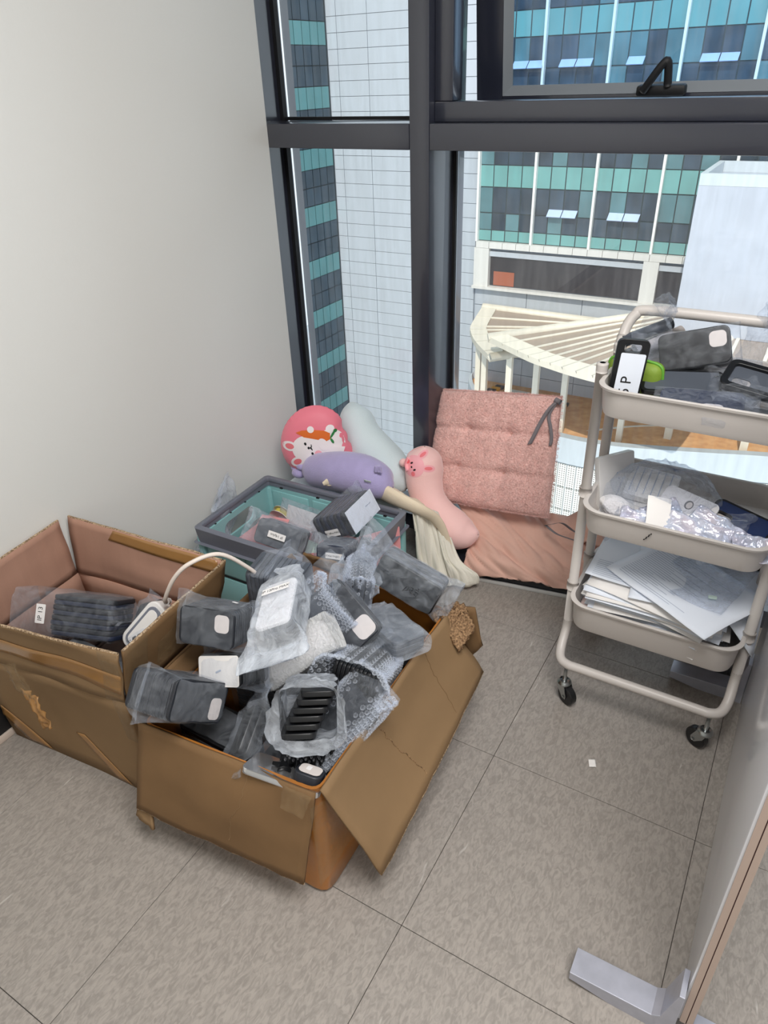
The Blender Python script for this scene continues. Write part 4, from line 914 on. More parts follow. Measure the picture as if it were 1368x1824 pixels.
# ------------------------------------------------------------------ folding crate and what is in it
def crate():
    o = V((-1.115, 1.365, 0)); r = tag(empty('folding_crate', o, (0, 0, 0.02)), 'teal folding crate with a grey rim, beside the pile of plush toys', 'crate')
    W, D, H = 0.508, 0.342, 0.29
    def wall(nm, L, holes, M_, ribs=True):
        out = [(-L/2, 0.006), (L/2, 0.006), (L/2, H-0.03), (-L/2, H-0.03)]
        p = plate(nm, out, holes, 0.005, 'teal', r, M_, 0.0008)
        return p
    XZ = lambda y: Matrix(((1, 0, 0, 0), (0, 0, -1, y), (0, 1, 0, 0), (0, 0, 0, 1)))
    YZ = lambda x: Matrix(((0, 0, 1, x), (1, 0, 0, 0), (0, 1, 0, 0), (0, 0, 0, 1)))
    slots = [rrect(0.12, 0.055, 0.027, 6, 0.0, 0.205)]
    wall('end_panel', D-0.012, [rrect(0.14, 0.052, 0.026, 6, 0, 0.215), ellipse(0.05, 0.028, 20, -0.085, 0.145, 0.0), ellipse(0.05, 0.028, 20, 0.075, 0.15, 0.0), rrect(0.10, 0.03, 0.014, 5, 0, 0.09)], YZ(-W/2+0.012))
    wall('end_panel', D-0.012, [rrect(0.14, 0.052, 0.026, 6, 0, 0.215), rrect(0.10, 0.03, 0.014, 5, 0, 0.09)], YZ(W/2-0.012))
    wall('side_panel', W-0.03, [], XZ(-D/2+0.012)); wall('side_panel', W-0.03, [], XZ(D/2-0.012))
    for y, s in ((-D/2+0.012, -1), (D/2-0.012, -1), (D/2-0.012, 1)):
        for cx in (-0.155, 0.0, 0.155):
            for z0, z1 in ((0.02, 0.128), (0.142, 0.25)):
                box('raised_field', (cx, y+s*0.004, (z0+z1)/2), (0.138, 0.005, z1-z0), 'teal', r, 0.002)
    box('hinge_line', (0, -D/2+0.0075, 0.135), (W-0.04, 0.004, 0.004), 'gasket', r)
    for x in (-W/2+0.012, W/2-0.012):
        for y in (-D/2+0.012, D/2-0.012): box('corner_post', (x, y, 0.13), (0.024, 0.024, 0.255), 'teal', r, 0.004)
    box('bottom_panel', (0, 0, 0.008), (W-0.04, D-0.04, 0.008), 'teal', r)
    # rim: a deep grey profile running all round
    def rr(w, d, z, rad): return [V((x, y, z)) for x, y in rrect(w, d, rad, 5)]
    prof = [(0.010, H-0.052, 0.012), (0.0, H-0.05, 0.012), (0.004, H-0.003, 0.014), (0.0, H, 0.014), (-0.012, H, 0.010), (-0.014, H-0.003, 0.008), (-0.013, H-0.012, 0.008), (-0.010, H-0.014, 0.01), (-0.010, H-0.052, 0.01)]
    rings = [rr(W+2*a, D+2*a, z, rad) for a, z, rad in prof]
    loft('rim', rings+[rings[0]], 'grey', r, False, False)
    for x in (-0.19, -0.05, 0.05, 0.19):
        for s in (-1, 1): box('rim_clip', (x, s*(D/2-0.012), H-0.034), (0.010, 0.006, 0.016), 'gasket', r)
    for y in (-0.1, -0.03, 0.04, 0.11): box('rim_clip', (-W/2+0.012, y, H-0.034), (0.006, 0.006, 0.012), 'gasket', r)
crate()
def crate_contents():
    MX = Matrix(((0, 0, 1), (0, 1, 0), (-1, 0, 0)))
    # big packet: case edges towards us, a white sheet on its right
    r = tag(empty('phone_case_packet', (-0.985, 1.41, 0.315), (1.105, -0.033, 1.599)), 'large packet of navy cases with a white card face, topmost in the turquoise crate', 'phone case packet')
    r2 = empty('stack', (0, 0, 0), (0, 0, 0), r)
    Rk = Matrix(((0, 1, 0), (0, 0, 1), (1, 0, 0)))     # stack axis -> local z
    for i in range(9):
        c = link(bpy.data.objects.new('phone_case', case_mesh(0.137, 0.069, 0.0125, 'casenavy' if i % 2 else 'case')), r)
        c.location = (0, 0, -0.058+0.0132*i); c.rotation_euler = (0, 0, 0)
    bpy.data.objects.remove(r2)
    plate('card_face', rrect(0.118, 0.066, 0.002), [], 0.001, 'paper', r, Matrix.Translation((0, -0.0385, 0)) @ Matrix(((0, 1, 0, 0), (0, 0, 1, 0), (1, 0, 0, 0), (0, 0, 0, 1))) @ Matrix.Rotation(0, 4, 'Z')) if False else None
    bm = bmesh.new(); add_box(bm, (0, 0, 0.0630), (0.137, 0.069, 0.0015)); bm_obj('card_face', bm, 'paper', r)
    bag(r, (0.137, 0.072, 0.130), 'bag', seed=8.4, axis=0, fin=(0.006, 0.035), wr=0.003)
    sticker(r, 'IP 14Pro MAX', (-0.0835, -0.010, 0.0), Matrix(((0, 0, -1), (0, 1, 0), (1, 0, 0))).to_euler(), 0.05, 0.021, 0.0085)
    text('printed_mark', 'phone case', 0.006, 'inkgrey', r, (0.03, 0.005, 0.0642), (0, 0, 0))
    # second packet, sagging over the front rim
    r = packet('pale blue bag with a white sticker behind the front rim of the turquoise crate', (-1.115, 1.275, 0.283), Matrix(((0.26, 0.96, 0.05), (-0.80, 0.19, 0.57), (0.54, -0.19, 0.82))).to_euler(), (0.075, 0.135, 0.07), 8, m='casegrey', axis=1, fin=(0.045, 0.012), wr=0.005, bagm='bagthick')
    sticker(r, 'IP 14plus', (0.0475, 0.0, 0.0), (MX @ Matrix.Rotation(-PI/2, 3, 'Z')).to_euler(), 0.052, 0.018, 0.0105)
    r = packet('dark packet with a white sticker under the large packet in the turquoise crate', (-0.935, 1.285, 0.280), (0.05, -0.3, -1.40), (0.085, 0.09, 0.06), 8, m='casenavy', axis=1, fin=(0.02, 0.035), wr=0.005, bagm='bagthick')
    sticker(r, 'IP 14Pro MAX', (0.0525, 0.012, 0.005), (MX @ Matrix.Rotation(-PI/2, 3, 'Z')).to_euler(), 0.05, 0.016, 0.0085)
    r = tag(empty('plastic_bag', (-0.885, 1.335, 0.262), (0.3, 0.2, 0.5)), 'crinkled pale bag right of the lower stickered packet in the turquoise crate', 'bag')
    add_cases(r, (0.03, 0.08, 0.06), 3, 'case'); bag(r, (0.035, 0.085, 0.065), 'bagthick', seed=9.1, axis=1, fin=(0.02, 0.02), wr=0.012)
    # clear zip bag of white cards, ribbon roll, pink cards, mint case, yellow dot
    r = tag(empty('zip_bag', (-1.175, 1.455, 0.205), (-0.35, 0.1, 0.05)), 'flat clear zip bag of pale cards at the back of the turquoise crate', 'bag')
    box('card', (0, 0.002, -0.02), (0.14, 0.006, 0.12), 'paperb', r, 0.002); sheet('film', quadfn((-0.09, -0.008, -0.09), (0.09, -0.008, -0.09), (0.09, -0.012, 0.06), (-0.09, -0.010, 0.06), 0.006, 5), 12, 12, 0.0006, 'bagthick', r)
    r = tag(empty('ribbon_roll', (-1.268, 1.455, 0.205), (0.3, 0.5, 0.2)), 'small white and gold ribbon roll in the corner of the turquoise crate', 'ribbon roll')
    tube('flange', [(0, -0.012, 0), (0, -0.010, 0)], 0.034, 'wplast', r, 24); tube('flange', [(0, 0.010, 0), (0, 0.012, 0)], 0.034, 'wplast', r, 24); tube('ribbon', [(0, -0.0095, 0), (0, 0.0095, 0)], 0.026, 'yellow', r, 24)
    spots = [((-1.255, 1.40, 0.215), (0.2, 0.1, 0.3), (0.09, 0.05), 'left'), ((-1.185, 1.385, 0.20), (0.3, -0.2, -0.3), (0.10, 0.055), 'middle'), ((-1.05, 1.315, 0.19), (0.9, 0.2, 0.9), (0.10, 0.05), 'upright'), ((-0.905, 1.41, 0.235), (1.3, 0.1, 1.1), (0.11, 0.07), 'r1'), ((-0.885, 1.44, 0.235), (1.4, 0.05, 1.0), (0.11, 0.07), 'r2'), ((-0.875, 1.38, 0.215), (1.0, 0.2, 1.3), (0.08, 0.05), 'r3')]
    labs = ['pink card lying flat by the ribbon roll in the turquoise crate', 'pink card with a dark bow print below the zip bag', 'pink card standing beside the mint case', 'tall pink card leaning on the right wall of the turquoise crate', 'second pink card behind the tall one at the right wall', 'small pink card low at the right wall of the turquoise crate']
    for (c, e, s, k), lb in zip(spots, labs):
        r = tag(empty('greeting_card', c, e), lb, 'card', 'pink cards in the crate')
        plate('card', rrect(s[0], s[1], 0.002, 2), [], 0.002, 'pinkcard', r)
        if k in ('left', 'middle'): tube('printed_bow', [(0.022, -0.008, 0.0015), (0.026, 0.002, 0.0015), (0.032, 0.004, 0.0015), (0.038, 0.002, 0.0015), (0.042, -0.008, 0.0015)], 0.0022, 'ink', r, 6)
    r = tag(empty('phone_case', (-1.085, 1.33, 0.21), (0.5, 0.5, 0.5)), 'mint green case leaning in the middle of the turquoise crate', 'phone case')
    plate('shell', rrect(0.13, 0.068, 0.012), [rrect(0.024, 0.024, 0.007, 4, -0.042, 0.014)], 0.007, 'mint', r, None, 0.001)
    r = tag(empty('round_badge', (-1.0, 1.265, 0.205), (0.4, 0.3, 0)), 'yellow round badge behind the front rim of the turquoise crate', 'badge')
    tube('disc', [(0, 0, -0.002), (0, 0, 0.003)], 0.017, 'yellow', r, 20)
    # loose fill below
    for i, (x, y, w, d) in enumerate(((-1.24, 1.37, 0.20, 0.27), (-0.99, 1.36, 0.22, 0.27))):
        r = tag(empty('packing_bundle', (x, y, 0.1), (0, 0, 0)), ['bundle of wrapped cards in the left half of the turquoise crate', 'bundle of wrapped cards in the right half of the turquoise crate'][i], 'bundle', 'bundles low in the crate')
        for k in range(6): box('card_pack', (random.uniform(-.004, .004), random.uniform(-.004, .004), -0.066+0.027*k), (w-0.01, d-0.01, 0.024), 'pinkcard' if k % 2 else 'paperb', r, 0.003, rot=(0, 0, random.uniform(-.02, .02)))
    # clear bags squeezed between the crate and the wall
    for c, e, d, lb, s in (((-1.405, 1.36, 0.24), (0.3, 0.1, 0.4), (0.04, 0.13, 0.12), 'crinkled clear bag hanging between the turquoise crate and the white wall', 2.2), ((-1.40, 1.26, 0.13), (0.2, 0.4, 0.1), (0.06, 0.12, 0.14), 'clear bag stuffed down behind the left end of the turquoise crate', 6.3)):
        r = tag(empty('plastic_bag', c, e), lb, 'bag'); bag(r, d, 'bagthick', seed=s, axis=2, fin=(0.015, 0.03), wr=0.010)
crate_contents()

# ------------------------------------------------------------------ plush toys, cushions, cloths
def plush(name, path, label, cat, m, flat=1.0, seg=28, per=10, noise_amp=0.004):
    def tip(a, b):
        d = (V(a[:3])-V(b[:3])).normalized(); e = V(a[:3])+d*a[3]*0.32; return (e.x, e.y, e.z, a[3]*0.15)
    path = [tip(path[0], path[1])]+list(path)+[tip(path[-1], path[-2])]
    o = V(path[len(path)//2][:3]); r = tag(empty(name, o), label, cat)
    P = catmull([V(p[:3])-o for p in path], per); Rr = [q.x for q in catmull([V((p[3], 0, 0)) for p in path], per)]
    Rr = [max(0.002, q) for q in Rr]
    vs, fs = tube_geo(P, Rr, seg, False, flat)
    vs = [v+V((noise.noise(v*9), noise.noise(v*9+V((5, 0, 0))), noise.noise(v*9+V((0, 7, 0)))))*noise_amp for v in vs]
    b = mk('body', vs, fs, m, r); return r, P, Rr, vs, seg
def seam(r, vs, seg, n, k, m, wob=0.0, i0=0, i1=None):
    pts = [vs[i*seg+(k+int(round(wob*i))) % seg] for i in range(i0, i1 or n)]
    tube('seam', [p for p in pts], 0.0011, m, r, 5)
def disc_on(r, nm, vs, seg, c, hits, m): pass
def surf(o, d, length, obj):
    """first point of obj's own mesh met going from o along d (object space)"""
    from mathutils.bvhtree import BVHTree
    if obj.name not in BV:
        BV[obj.name] = BVHTree.FromPolygons([v.co for v in obj.data.vertices], [p.vertices for p in obj.data.polygons])
    return BV[obj.name].ray_cast(V(o), V(d), length)
BV = {}
def printed(r, body, nm, outline, ctr, ax, ay, d, m, lift=0.0008):
    """a flat print: polygon outline in the (ax, ay) plane about ctr, laid on the body's surface"""
    ctr, ax, ay, d = V(ctr), V(ax).normalized(), V(ay).normalized(), V(d).normalized()
    vs = []; fs = []
    cx = sum(p[0] for p in outline)/len(outline); cy = sum(p[1] for p in outline)/len(outline)
    K = 4; n = len(outline)
    def put(x, y):
        p = ctr+ax*x+ay*y; h = surf(p-d*0.5, d, 1.0, body); q = h[0] if h[0] is not None else p
        vs.append(q-d*lift)
    put(cx, cy)
    for k in range(1, K+1):
        for x, y in outline: put(cx+(x-cx)*k/K, cy+(y-cy)*k/K)
    for i in range(n): fs.append((0, 1+i, 1+(i+1) % n))
    for k in range(K-1):
        for i in range(n):
            a, b = 1+k*n+i, 1+k*n+(i+1) % n; fs.append((a, a+n, b+n, b))
    return mk(nm, vs, fs, m, r)
def toys():
    # pale blue long plush
    r, P, Rr, vs, seg = plush('plush_toy', [(-1.243, 1.86, 0.429, 0.019), (-1.223, 1.84, 0.399, 0.055), (-1.185, 1.82, 0.347, 0.062), (-1.133, 1.8, 0.305, 0.071), (-1.079, 1.78, 0.27, 0.078), (-1.025, 1.76, 0.25, 0.066), (-0.985, 1.752, 0.228, 0.022)], 'pale blue long plush pillow leaning on the window glass', 'plush pillow', 'paleplush')
    n = len(P); seam(r, vs, seg, n, 18, 'paleseam', 0.0, 6, n-6); seam(r, vs, seg, n, 22, 'paleseam', 0.0, 8, n-20)
    disc('button', P[-8]+V((-0.0, -0.06, 0.0)), (0.2, -1, 0.2), 0.006, 'wplast', r, 0.004)
    # lilac plush lying across
    r, P, Rr, vs, seg = plush('plush_toy', [(-1.290, 1.64, 0.272, 0.030), (-1.258, 1.64, 0.282, 0.054), (-1.185, 1.63, 0.302, 0.062), (-1.103, 1.62, 0.320, 0.064), (-1.025, 1.61, 0.326, 0.061), (-0.969, 1.6, 0.324, 0.047), (-0.944, 1.6, 0.322, 0.018)], 'lilac plush toy lying behind the turquoise crate', 'plush toy', 'purple')
    n = len(P); seam(r, vs, seg, n, 18, 'purpleseam', 0.0, 8, n-8)
    for i0 in (44,): tube('seam', [vs[i0*seg+k] for k in range(8, 26)], 0.001, 'purpleseam', r, 5)
    o = r.location
    for k, (x, z, s) in enumerate(((-1.318, 0.262, 0.020), (-1.305, 0.288, 0.018), (-1.335, 0.272, 0.016), (-1.325, 0.248, 0.015))):
        bm = bmesh.new(); bmesh.ops.create_uvsphere(bm, u_segments=14, v_segments=8, radius=s)
        for v in bm.verts: v.co = V((v.co.x*1.3, v.co.y, v.co.z*0.8))+V((x, 1.628+0.006*k, z))-o
        bm_obj('tail_frill', bm, 'purple', r, True)
    sheet('ear_tuft', quadfn(V((-0.985, 1.572, 0.375))-o, V((-0.962, 1.575, 0.375))-o, V((-0.966, 1.575, 0.400))-o, V((-0.985, 1.575, 0.395))-o, 0.003, 4), 6, 6, 0.006, 'purple', r)
    sheet('care_label', quadfn(V((-1.008, 1.548, 0.348))-o, V((-0.985, 1.548, 0.350))-o, V((-0.985, 1.546, 0.357))-o, V((-1.008, 1.546, 0.357))-o, 0.002, 4), 4, 4, 0.001, 'paleseam', r)
    # pink bunny bolster, bent
    r, P, Rr, vs, seg = plush('plush_toy', [(-0.926, 1.78, 0.377, 0.012), (-0.926, 1.78, 0.350, 0.050), (-0.926, 1.775, 0.308, 0.061), (-0.917, 1.76, 0.262, 0.057), (-0.892, 1.742, 0.215, 0.051), (-0.850, 1.73, 0.172, 0.056), (-0.793, 1.72, 0.145, 0.060), (-0.746, 1.72, 0.140, 0.046), (-0.712, 1.72, 0.148, 0.016)], 'pink bolster plush with a small animal face, in front of the pink seat cushion', 'plush pillow', 'pinkplush')
    n = len(P); body = [c for c in r.children if c.name.startswith('body')][0]; o = r.location
    c = V((-0.932, 1.72, 0.338))-o; vd = V((0.443, -0.727, 0.525))*-1; axr = V((0.854, 0.52, 0)); ayu = V((-0.273, 0.449, 0.851))
    A = -1.25
    R_ = lambda pts: [(x*math.cos(A)-y*math.sin(A), x*math.sin(A)+y*math.cos(A)) for x, y in pts]
    pr = lambda nm, pts, m, l: printed(r, body, nm, R_(pts), c, axr, ayu, vd, m, l)
    pr('face_patch', ellipse(0.036, 0.030, 28), 'blush', 0.0012)
    for s in (-1, 1):
        pr('ear_patch', ellipse(0.011, 0.021, 18, s*0.024, 0.038, s*-0.35), 'blush', 0.0012); pr('ear_inner', ellipse(0.0055, 0.013, 14, s*0.024, 0.038, s*-0.35), 'earpink', 0.0020)
        pr('eye', ellipse(0.0030, 0.0042, 12, s*0.012, -0.004), 'ink', 0.0022); pr('cheek', ellipse(0.0075, 0.0055, 14, s*0.022, -0.012), 'earpink', 0.0020)
    pr('nose', ellipse(0.0032, 0.0024, 10, 0, -0.009), 'ink', 0.0022)
    bm = bmesh.new(); bmesh.ops.create_uvsphere(bm, u_segments=12, v_segments=8, radius=0.014)
    for v in bm.verts: v.co += V((-0.985, 1.745, 0.325))-o
    bm_obj('paw', bm, 'pinkplush', r, True)
    seam(r, vs, seg, n, 20, 'stitch', 0.0, 20, n-8); seam(r, vs, seg, n, 13, 'stitch', 0.0, 4, n-10)
    # round pink cushion with a printed white animal and a carrot
    C0 = V((-1.285, 1.685, 0.362)); r = tag(empty('round_cushion', C0), 'round pink cushion printed with a white animal and a carrot, against the white wall', 'cushion')
    nrm = V((0.50, -0.86, 0.10)).normalized(); ay = (V((0, 0, 1))-nrm*nrm.z).normalized(); ax = ay.cross(nrm)
    def outl(a):
        q = 0.112*(1+0.06*math.cos(2*a-1.9))
        q += 0.030*math.exp(-((a-5.78)/0.42)**2)-0.012*math.exp(-((a-0.42)/0.15)**2)-0.01*math.exp(-((a-5.1)/0.16)**2)
        return q*(1+0.006*math.sin(34*a))
    vs = []; fs = []; na, nr = 72, 9
    for side in (1, -1):
        for j in range(nr+1):
            for i in range(na):
                a = 2*PI*i/na; q = j/nr; R2 = outl(a)*q
                h = 0.045*math.sqrt(max(0, 1-q**2.4))+0.0015*math.sin(34*a)*q**6
                vs.append(ax*R2*math.cos(a)+ay*R2*math.sin(a)*1.06+nrm*h*side)
    W = (nr+1)*na
    for s in (0, 1):
        for j in range(nr):
            for i in range(na):
                i2 = (i+1) % na; q = (s*W+j*na+i, s*W+(j+1)*na+i, s*W+(j+1)*na+i2, s*W+j*na+i2); fs.append(q if s == 0 else q[::-1])
    for i in range(na):
        i2 = (i+1) % na; fs.append((nr*na+i, W+nr*na+i, W+nr*na+i2, nr*na+i2))
    body = mk('cover', vs, fs, 'pinkcush', r)
    pr = lambda nm, pts, m, l: printed(r, body, nm, [(x+0.003, y+0.014) for x, y in pts], (0, 0, 0), ax, ay, -nrm, m, l)
    pr('printed_body', ellipse(0.044, 0.052, 26, 0.056, -0.012, 0.2), 'bunny', 0.0010)
    pr('printed_head', ellipse(0.050, 0.047, 28, -0.022, -0.026), 'bunny', 0.0014)
    for x, y, a in ((-0.080, -0.016, 1.5), (-0.058, -0.070, 2.1)):
        pr('printed_ear', ellipse(0.017, 0.025, 18, x, y, a), 'bunny', 0.0014); pr('printed_ear', ellipse(0.010, 0.015, 14, x, y, a), 'earpink', 0.0020)
    pr('printed_carrot', [(-0.056, 0.030), (-0.036, 0.038), (-0.005, 0.040), (0.035, 0.036), (0.054, 0.026), (0.054, 0.006), (0.040, 0.000), (0.010, 0.008), (-0.03, 0.016)], 'carrot', 0.0022)
    pr('printed_paw', ellipse(0.015, 0.022, 18, 0.030, -0.010, 0.4), 'bunny', 0.0028); pr('printed_paw', ellipse(0.011, 0.011, 16, -0.007, 0.041), 'bunny', 0.0028); pr('printed_paw', ellipse(0.014, 0.013, 16, 0.055, 0.040), 'bunny', 0.0018)
    pr('printed_leaf', ellipse(0.004, 0.016, 12, 0.063, 0.022, -0.6), 'leafg', 0.003); pr('printed_leaf', ellipse(0.004, 0.010, 12, 0.060, 0.000, 0.5), 'leafg', 0.003); pr('printed_leaf', ellipse(0.006, 0.006, 12, 0.071, 0.032), 'leafg', 0.003)
    pr('printed_cheek', ellipse(0.012, 0.011, 16, 0.013, -0.040), 'blush', 0.002)
    for x, y in ((-0.027, -0.006), (-0.006, -0.040)): pr('printed_eye', ellipse(0.0038, 0.0052, 12, x, y, 0.3), 'ink', 0.0024)
    pr('printed_nose', ellipse(0.004, 0.0045, 10, -0.017, -0.020), 'ink', 0.0024)
    pr('printed_mouth', [(-0.014, -0.020), (-0.009, -0.014), (-0.010, -0.008), (-0.0075, -0.008), (-0.006, -0.015), (-0.010, -0.0215), (-0.004, -0.028), (-0.006, -0.029)], 'ink', 0.0024)
    # rest of the row behind the crate: a folded pale pillow that carries the toys
    r = tag(empty('floor_pillow', (-1.20, 1.70, 0.1)), 'pale folded pillow under the lilac and blue plush toys', 'pillow')
    bm = bmesh.new(); add_box(bm, (0, 0.0, 0.02), (0.40, 0.20, 0.20), 0.06, 4); bm_obj('body', bm, 'paleplush', r, True)
toys()
def seat_cushion():
    P00, P10, P11, P01 = V((-0.945, 1.815, 0.170)), V((-0.515, 1.80, 0.223)), V((-0.554, 1.945, 0.553)), V((-0.950, 1.945, 0.507))
    c = (P00+P10+P11+P01)/4; r = tag(empty('seat_cushion', c), 'square pink fleece seat cushion with grey ribbon ties, leaning on the window', 'cushion')
    n = (P10-P00).cross(P01-P00).normalized(); tuft = [(0.31, 0.68), (0.64, 0.66), (0.25, 0.34), (0.62, 0.32)]
    def surfp(u, v, side):
        p = P00*(1-u)*(1-v)+P10*u*(1-v)+P11*u*v+P01*(1-u)*v-c
        e = (1-(2*u-1)**8)*(1-(2*v-1)**8); h = 0.031*max(0, e)**0.45
        if side > 0:
            for a, b in tuft: h -= 0.014*math.exp(-(((u-a)/0.06)**2+((v-b)/0.06)**2))+0.010*math.exp(-(((u-a)/0.02)**2+((v-b)/0.02)**2))
            h -= 0.008*math.exp(-((v-0.67)/0.03)**2)+0.006*math.exp(-((v-0.33)/0.03)**2)+0.005*math.exp(-((u-0.63)/0.03)**2)+0.003*math.exp(-((u-0.28)/0.03)**2)
            h += 0.004*noise.noise(V((u*9, v*9, 1)))
        return p+n*h*side
    N = 56; vs = []; fs = []
    for s in (1, -1):
        for j in range(N+1):
            for i in range(N+1): vs.append(surfp(i/N, j/N, s))
    W = (N+1)**2
    for s in (0, 1):
        for j in range(N):
            for i in range(N):
                q = (s*W+j*(N+1)+i, s*W+j*(N+1)+i+1, s*W+(j+1)*(N+1)+i+1, s*W+(j+1)*(N+1)+i); fs.append(q if s == 0 else q[::-1])
    body = mk('cover', vs, fs, 'pinkfluff', r)
    for a, b in tuft:
        bm = bmesh.new(); bmesh.ops.create_uvsphere(bm, u_segments=10, v_segments=6, radius=0.005)
        for v in bm.verts: v.co += surfp(a, b, 1)
        bm_obj('tuft_stitch', bm, 'pinkcloth', r, True)
    # fleece pile
    fv = []; ff = []; rnd = random.Random(3)
    for k in range(42000):
        u, v = rnd.random(), rnd.random(); side = 1 if rnd.random() < 0.86 else -1
        if rnd.random() < 0.16: (u, v) = rnd.choice([(u, 0.004), (u, 0.996), (0.004, v), (0.996, v)])
        p = surfp(u, v, side); d = (n*side+V((rnd.uniform(-1, 1), rnd.uniform(-1, 1), rnd.uniform(-1.1, 0.6)))*0.9+(p-p.dot(n)*n)*0.0).normalized()
        if u < .01 or u > .99 or v < .01 or v > .99: d = (d+(p-n*p.dot(n)).normalized()*1.5).normalized()
        L = rnd.uniform(0.004, 0.009); w = d.orthogonal().normalized()*0.0006; i = len(fv)
        fv += [p-w, p+w, p+d*L]; ff.append((i, i+1, i+2))
    f = mk('fleece_pile', fv, ff, 'pinkfluff', r, False); f['kind'] = 'stuff'
    # ribbons: a bow at the top right, ends hanging in front
    L = lambda x, y, z: V((x, y, z))-c
    def rib(pts, w=0.007):
        pts = catmull([V(p)-c for p in pts], 6); m = len(pts)-1; sd = V((0.9, 0.3, 0.25)).normalized()
        sheet('ribbon_tie', lambda u, v: pts[int(round(u*m))]+sd*(w*2*(v-0.5)), m, 2, 0.001, 'ribbon', r)
    rib([(-0.556, 1.915, 0.553), (-0.575, 1.895, 0.530), (-0.592, 1.878, 0.490), (-0.602, 1.862, 0.455), (-0.612, 1.852, 0.425)])
    rib([(-0.556, 1.915, 0.553), (-0.573, 1.893, 0.512), (-0.562, 1.880, 0.480), (-0.552, 1.868, 0.452), (-0.551, 1.86, 0.43)], 0.005)
    tube('ribbon_knot', [L(-0.566, 1.915, 0.552), L(-0.548, 1.91, 0.548)], 0.008, 'ribbon', r, 8)
    rib([(-0.52, 1.790, 0.20), (-0.50, 1.78, 0.215), (-0.47, 1.785, 0.225), (-0.44, 1.80, 0.20), (-0.41, 1.80, 0.19)], 0.004)
    rib([(-0.52, 1.790, 0.20), (-0.48, 1.775, 0.19), (-0.44, 1.775, 0.185), (-0.40, 1.775, 0.182)], 0.004)
seat_cushion()
def floor_textiles():
    # black flat case along the window
    c = V((-0.46, 1.83, 0)); r = tag(empty('flat_case', c, (0, 0, 0.16)), 'long black flat case on the floor under the dusty pink cloth', 'case')
    box('body', (0, 0, 0.034), (0.82, 0.20, 0.060), 'blackbox', r, 0.006); box('foot_strip', (0.0, -0.104, 0.006), (0.82, 0.008, 0.012), 'stripgrey', r, 0.002); box('lid_line', (0.0, -0.1005, 0.046), (0.81, 0.003, 0.003), 'stripgrey', r)
    # dusty pink cloth draped over it
    rows = [[(-0.875, 1.90, 0.165), (-0.66, 1.91, 0.16), (-0.53, 1.92, 0.16), (-0.43, 1.95, 0.15), (-0.30, 1.97, 0.12), (-0.18, 1.98, 0.10)],
            [(-0.850, 1.85, 0.165), (-0.66, 1.86, 0.158), (-0.53, 1.87, 0.162), (-0.43, 1.89, 0.165), (-0.30, 1.91, 0.125), (-0.18, 1.93, 0.11)],
            [(-0.785, 1.80, 0.140), (-0.65, 1.80, 0.135), (-0.53, 1.81, 0.135), (-0.41, 1.84, 0.122), (-0.28, 1.86, 0.12), (-0.17, 1.88, 0.105)],
            [(-0.742, 1.745, 0.108), (-0.63, 1.745, 0.108), (-0.52, 1.765, 0.108), (-0.40, 1.79, 0.108), (-0.27, 1.81, 0.105), (-0.16, 1.83, 0.095)],
            [(-0.737, 1.700, 0.075), (-0.62, 1.700, 0.082), (-0.505, 1.720, 0.080), (-0.39, 1.745, 0.078), (-0.26, 1.765, 0.075), (-0.15, 1.785, 0.07)],
            [(-0.737, 1.668, 0.022), (-0.61, 1.688, 0.036), (-0.50, 1.708, 0.038), (-0.385, 1.730, 0.036), (-0.26, 1.752, 0.036), (-0.15, 1.772, 0.036)]]
    r = tag(empty('folded_blanket', (0, 0, 0)), 'dusty pink cotton blanket draped over the black flat case by the window', 'blanket')
    f = gridfn(rows, 0.018, 5.0, 3.0, (0.2, -0.5, 0.8), (0.8, 1.8), 0.55); sheet('cloth', f, 90, 60, 0.006, 'pinkcloth', r)
    rows = [[(-0.52, 1.93, 0.13), (-0.46, 1.95, 0.18), (-0.42, 1.96, 0.26), (-0.36, 1.965, 0.24), (-0.30, 1.97, 0.16)],
            [(-0.52, 1.90, 0.14), (-0.46, 1.91, 0.19), (-0.42, 1.92, 0.262), (-0.36, 1.925, 0.245), (-0.29, 1.93, 0.17)],
            [(-0.51, 1.86, 0.14), (-0.45, 1.86, 0.17), (-0.41, 1.87, 0.20), (-0.35, 1.87, 0.19), (-0.29, 1.88, 0.15)],
            [(-0.51, 1.83, 0.13), (-0.45, 1.83, 0.14), (-0.41, 1.83, 0.145), (-0.35, 1.84, 0.14), (-0.29, 1.85, 0.13)]]
    sheet('gathered_fold', gridfn(rows, 0.012, 6, 8.0, (0, -0.3, 1)), 30, 24, 0.006, 'pinkcloth', r)
    # cream cloth rolled over the crate's back rim and falling beside it
    o = V((-0.95, 1.60, 0.25)); r = tag(empty('cream_blanket', o), 'cream cloth bunched between the turquoise crate and the pink bolster', 'blanket')
    q = lambda *p: V(p)-o
    tube('rolled_edge', catmull([q(-1.165, 1.552, 0.298), q(-1.115, 1.60, 0.318), q(-1.05, 1.598, 0.315), q(-0.97, 1.586, 0.305), q(-0.90, 1.572, 0.300), q(-0.84, 1.575, 0.285), q(-0.80, 1.61, 0.24), q(-0.775, 1.63, 0.17), q(-0.76, 1.64, 0.10)], 8), [0.006+0.024*min(1, i/10)*min(1, (64-i)/36) for i in range(65)], 'cream', r, 16, False, 0.55)
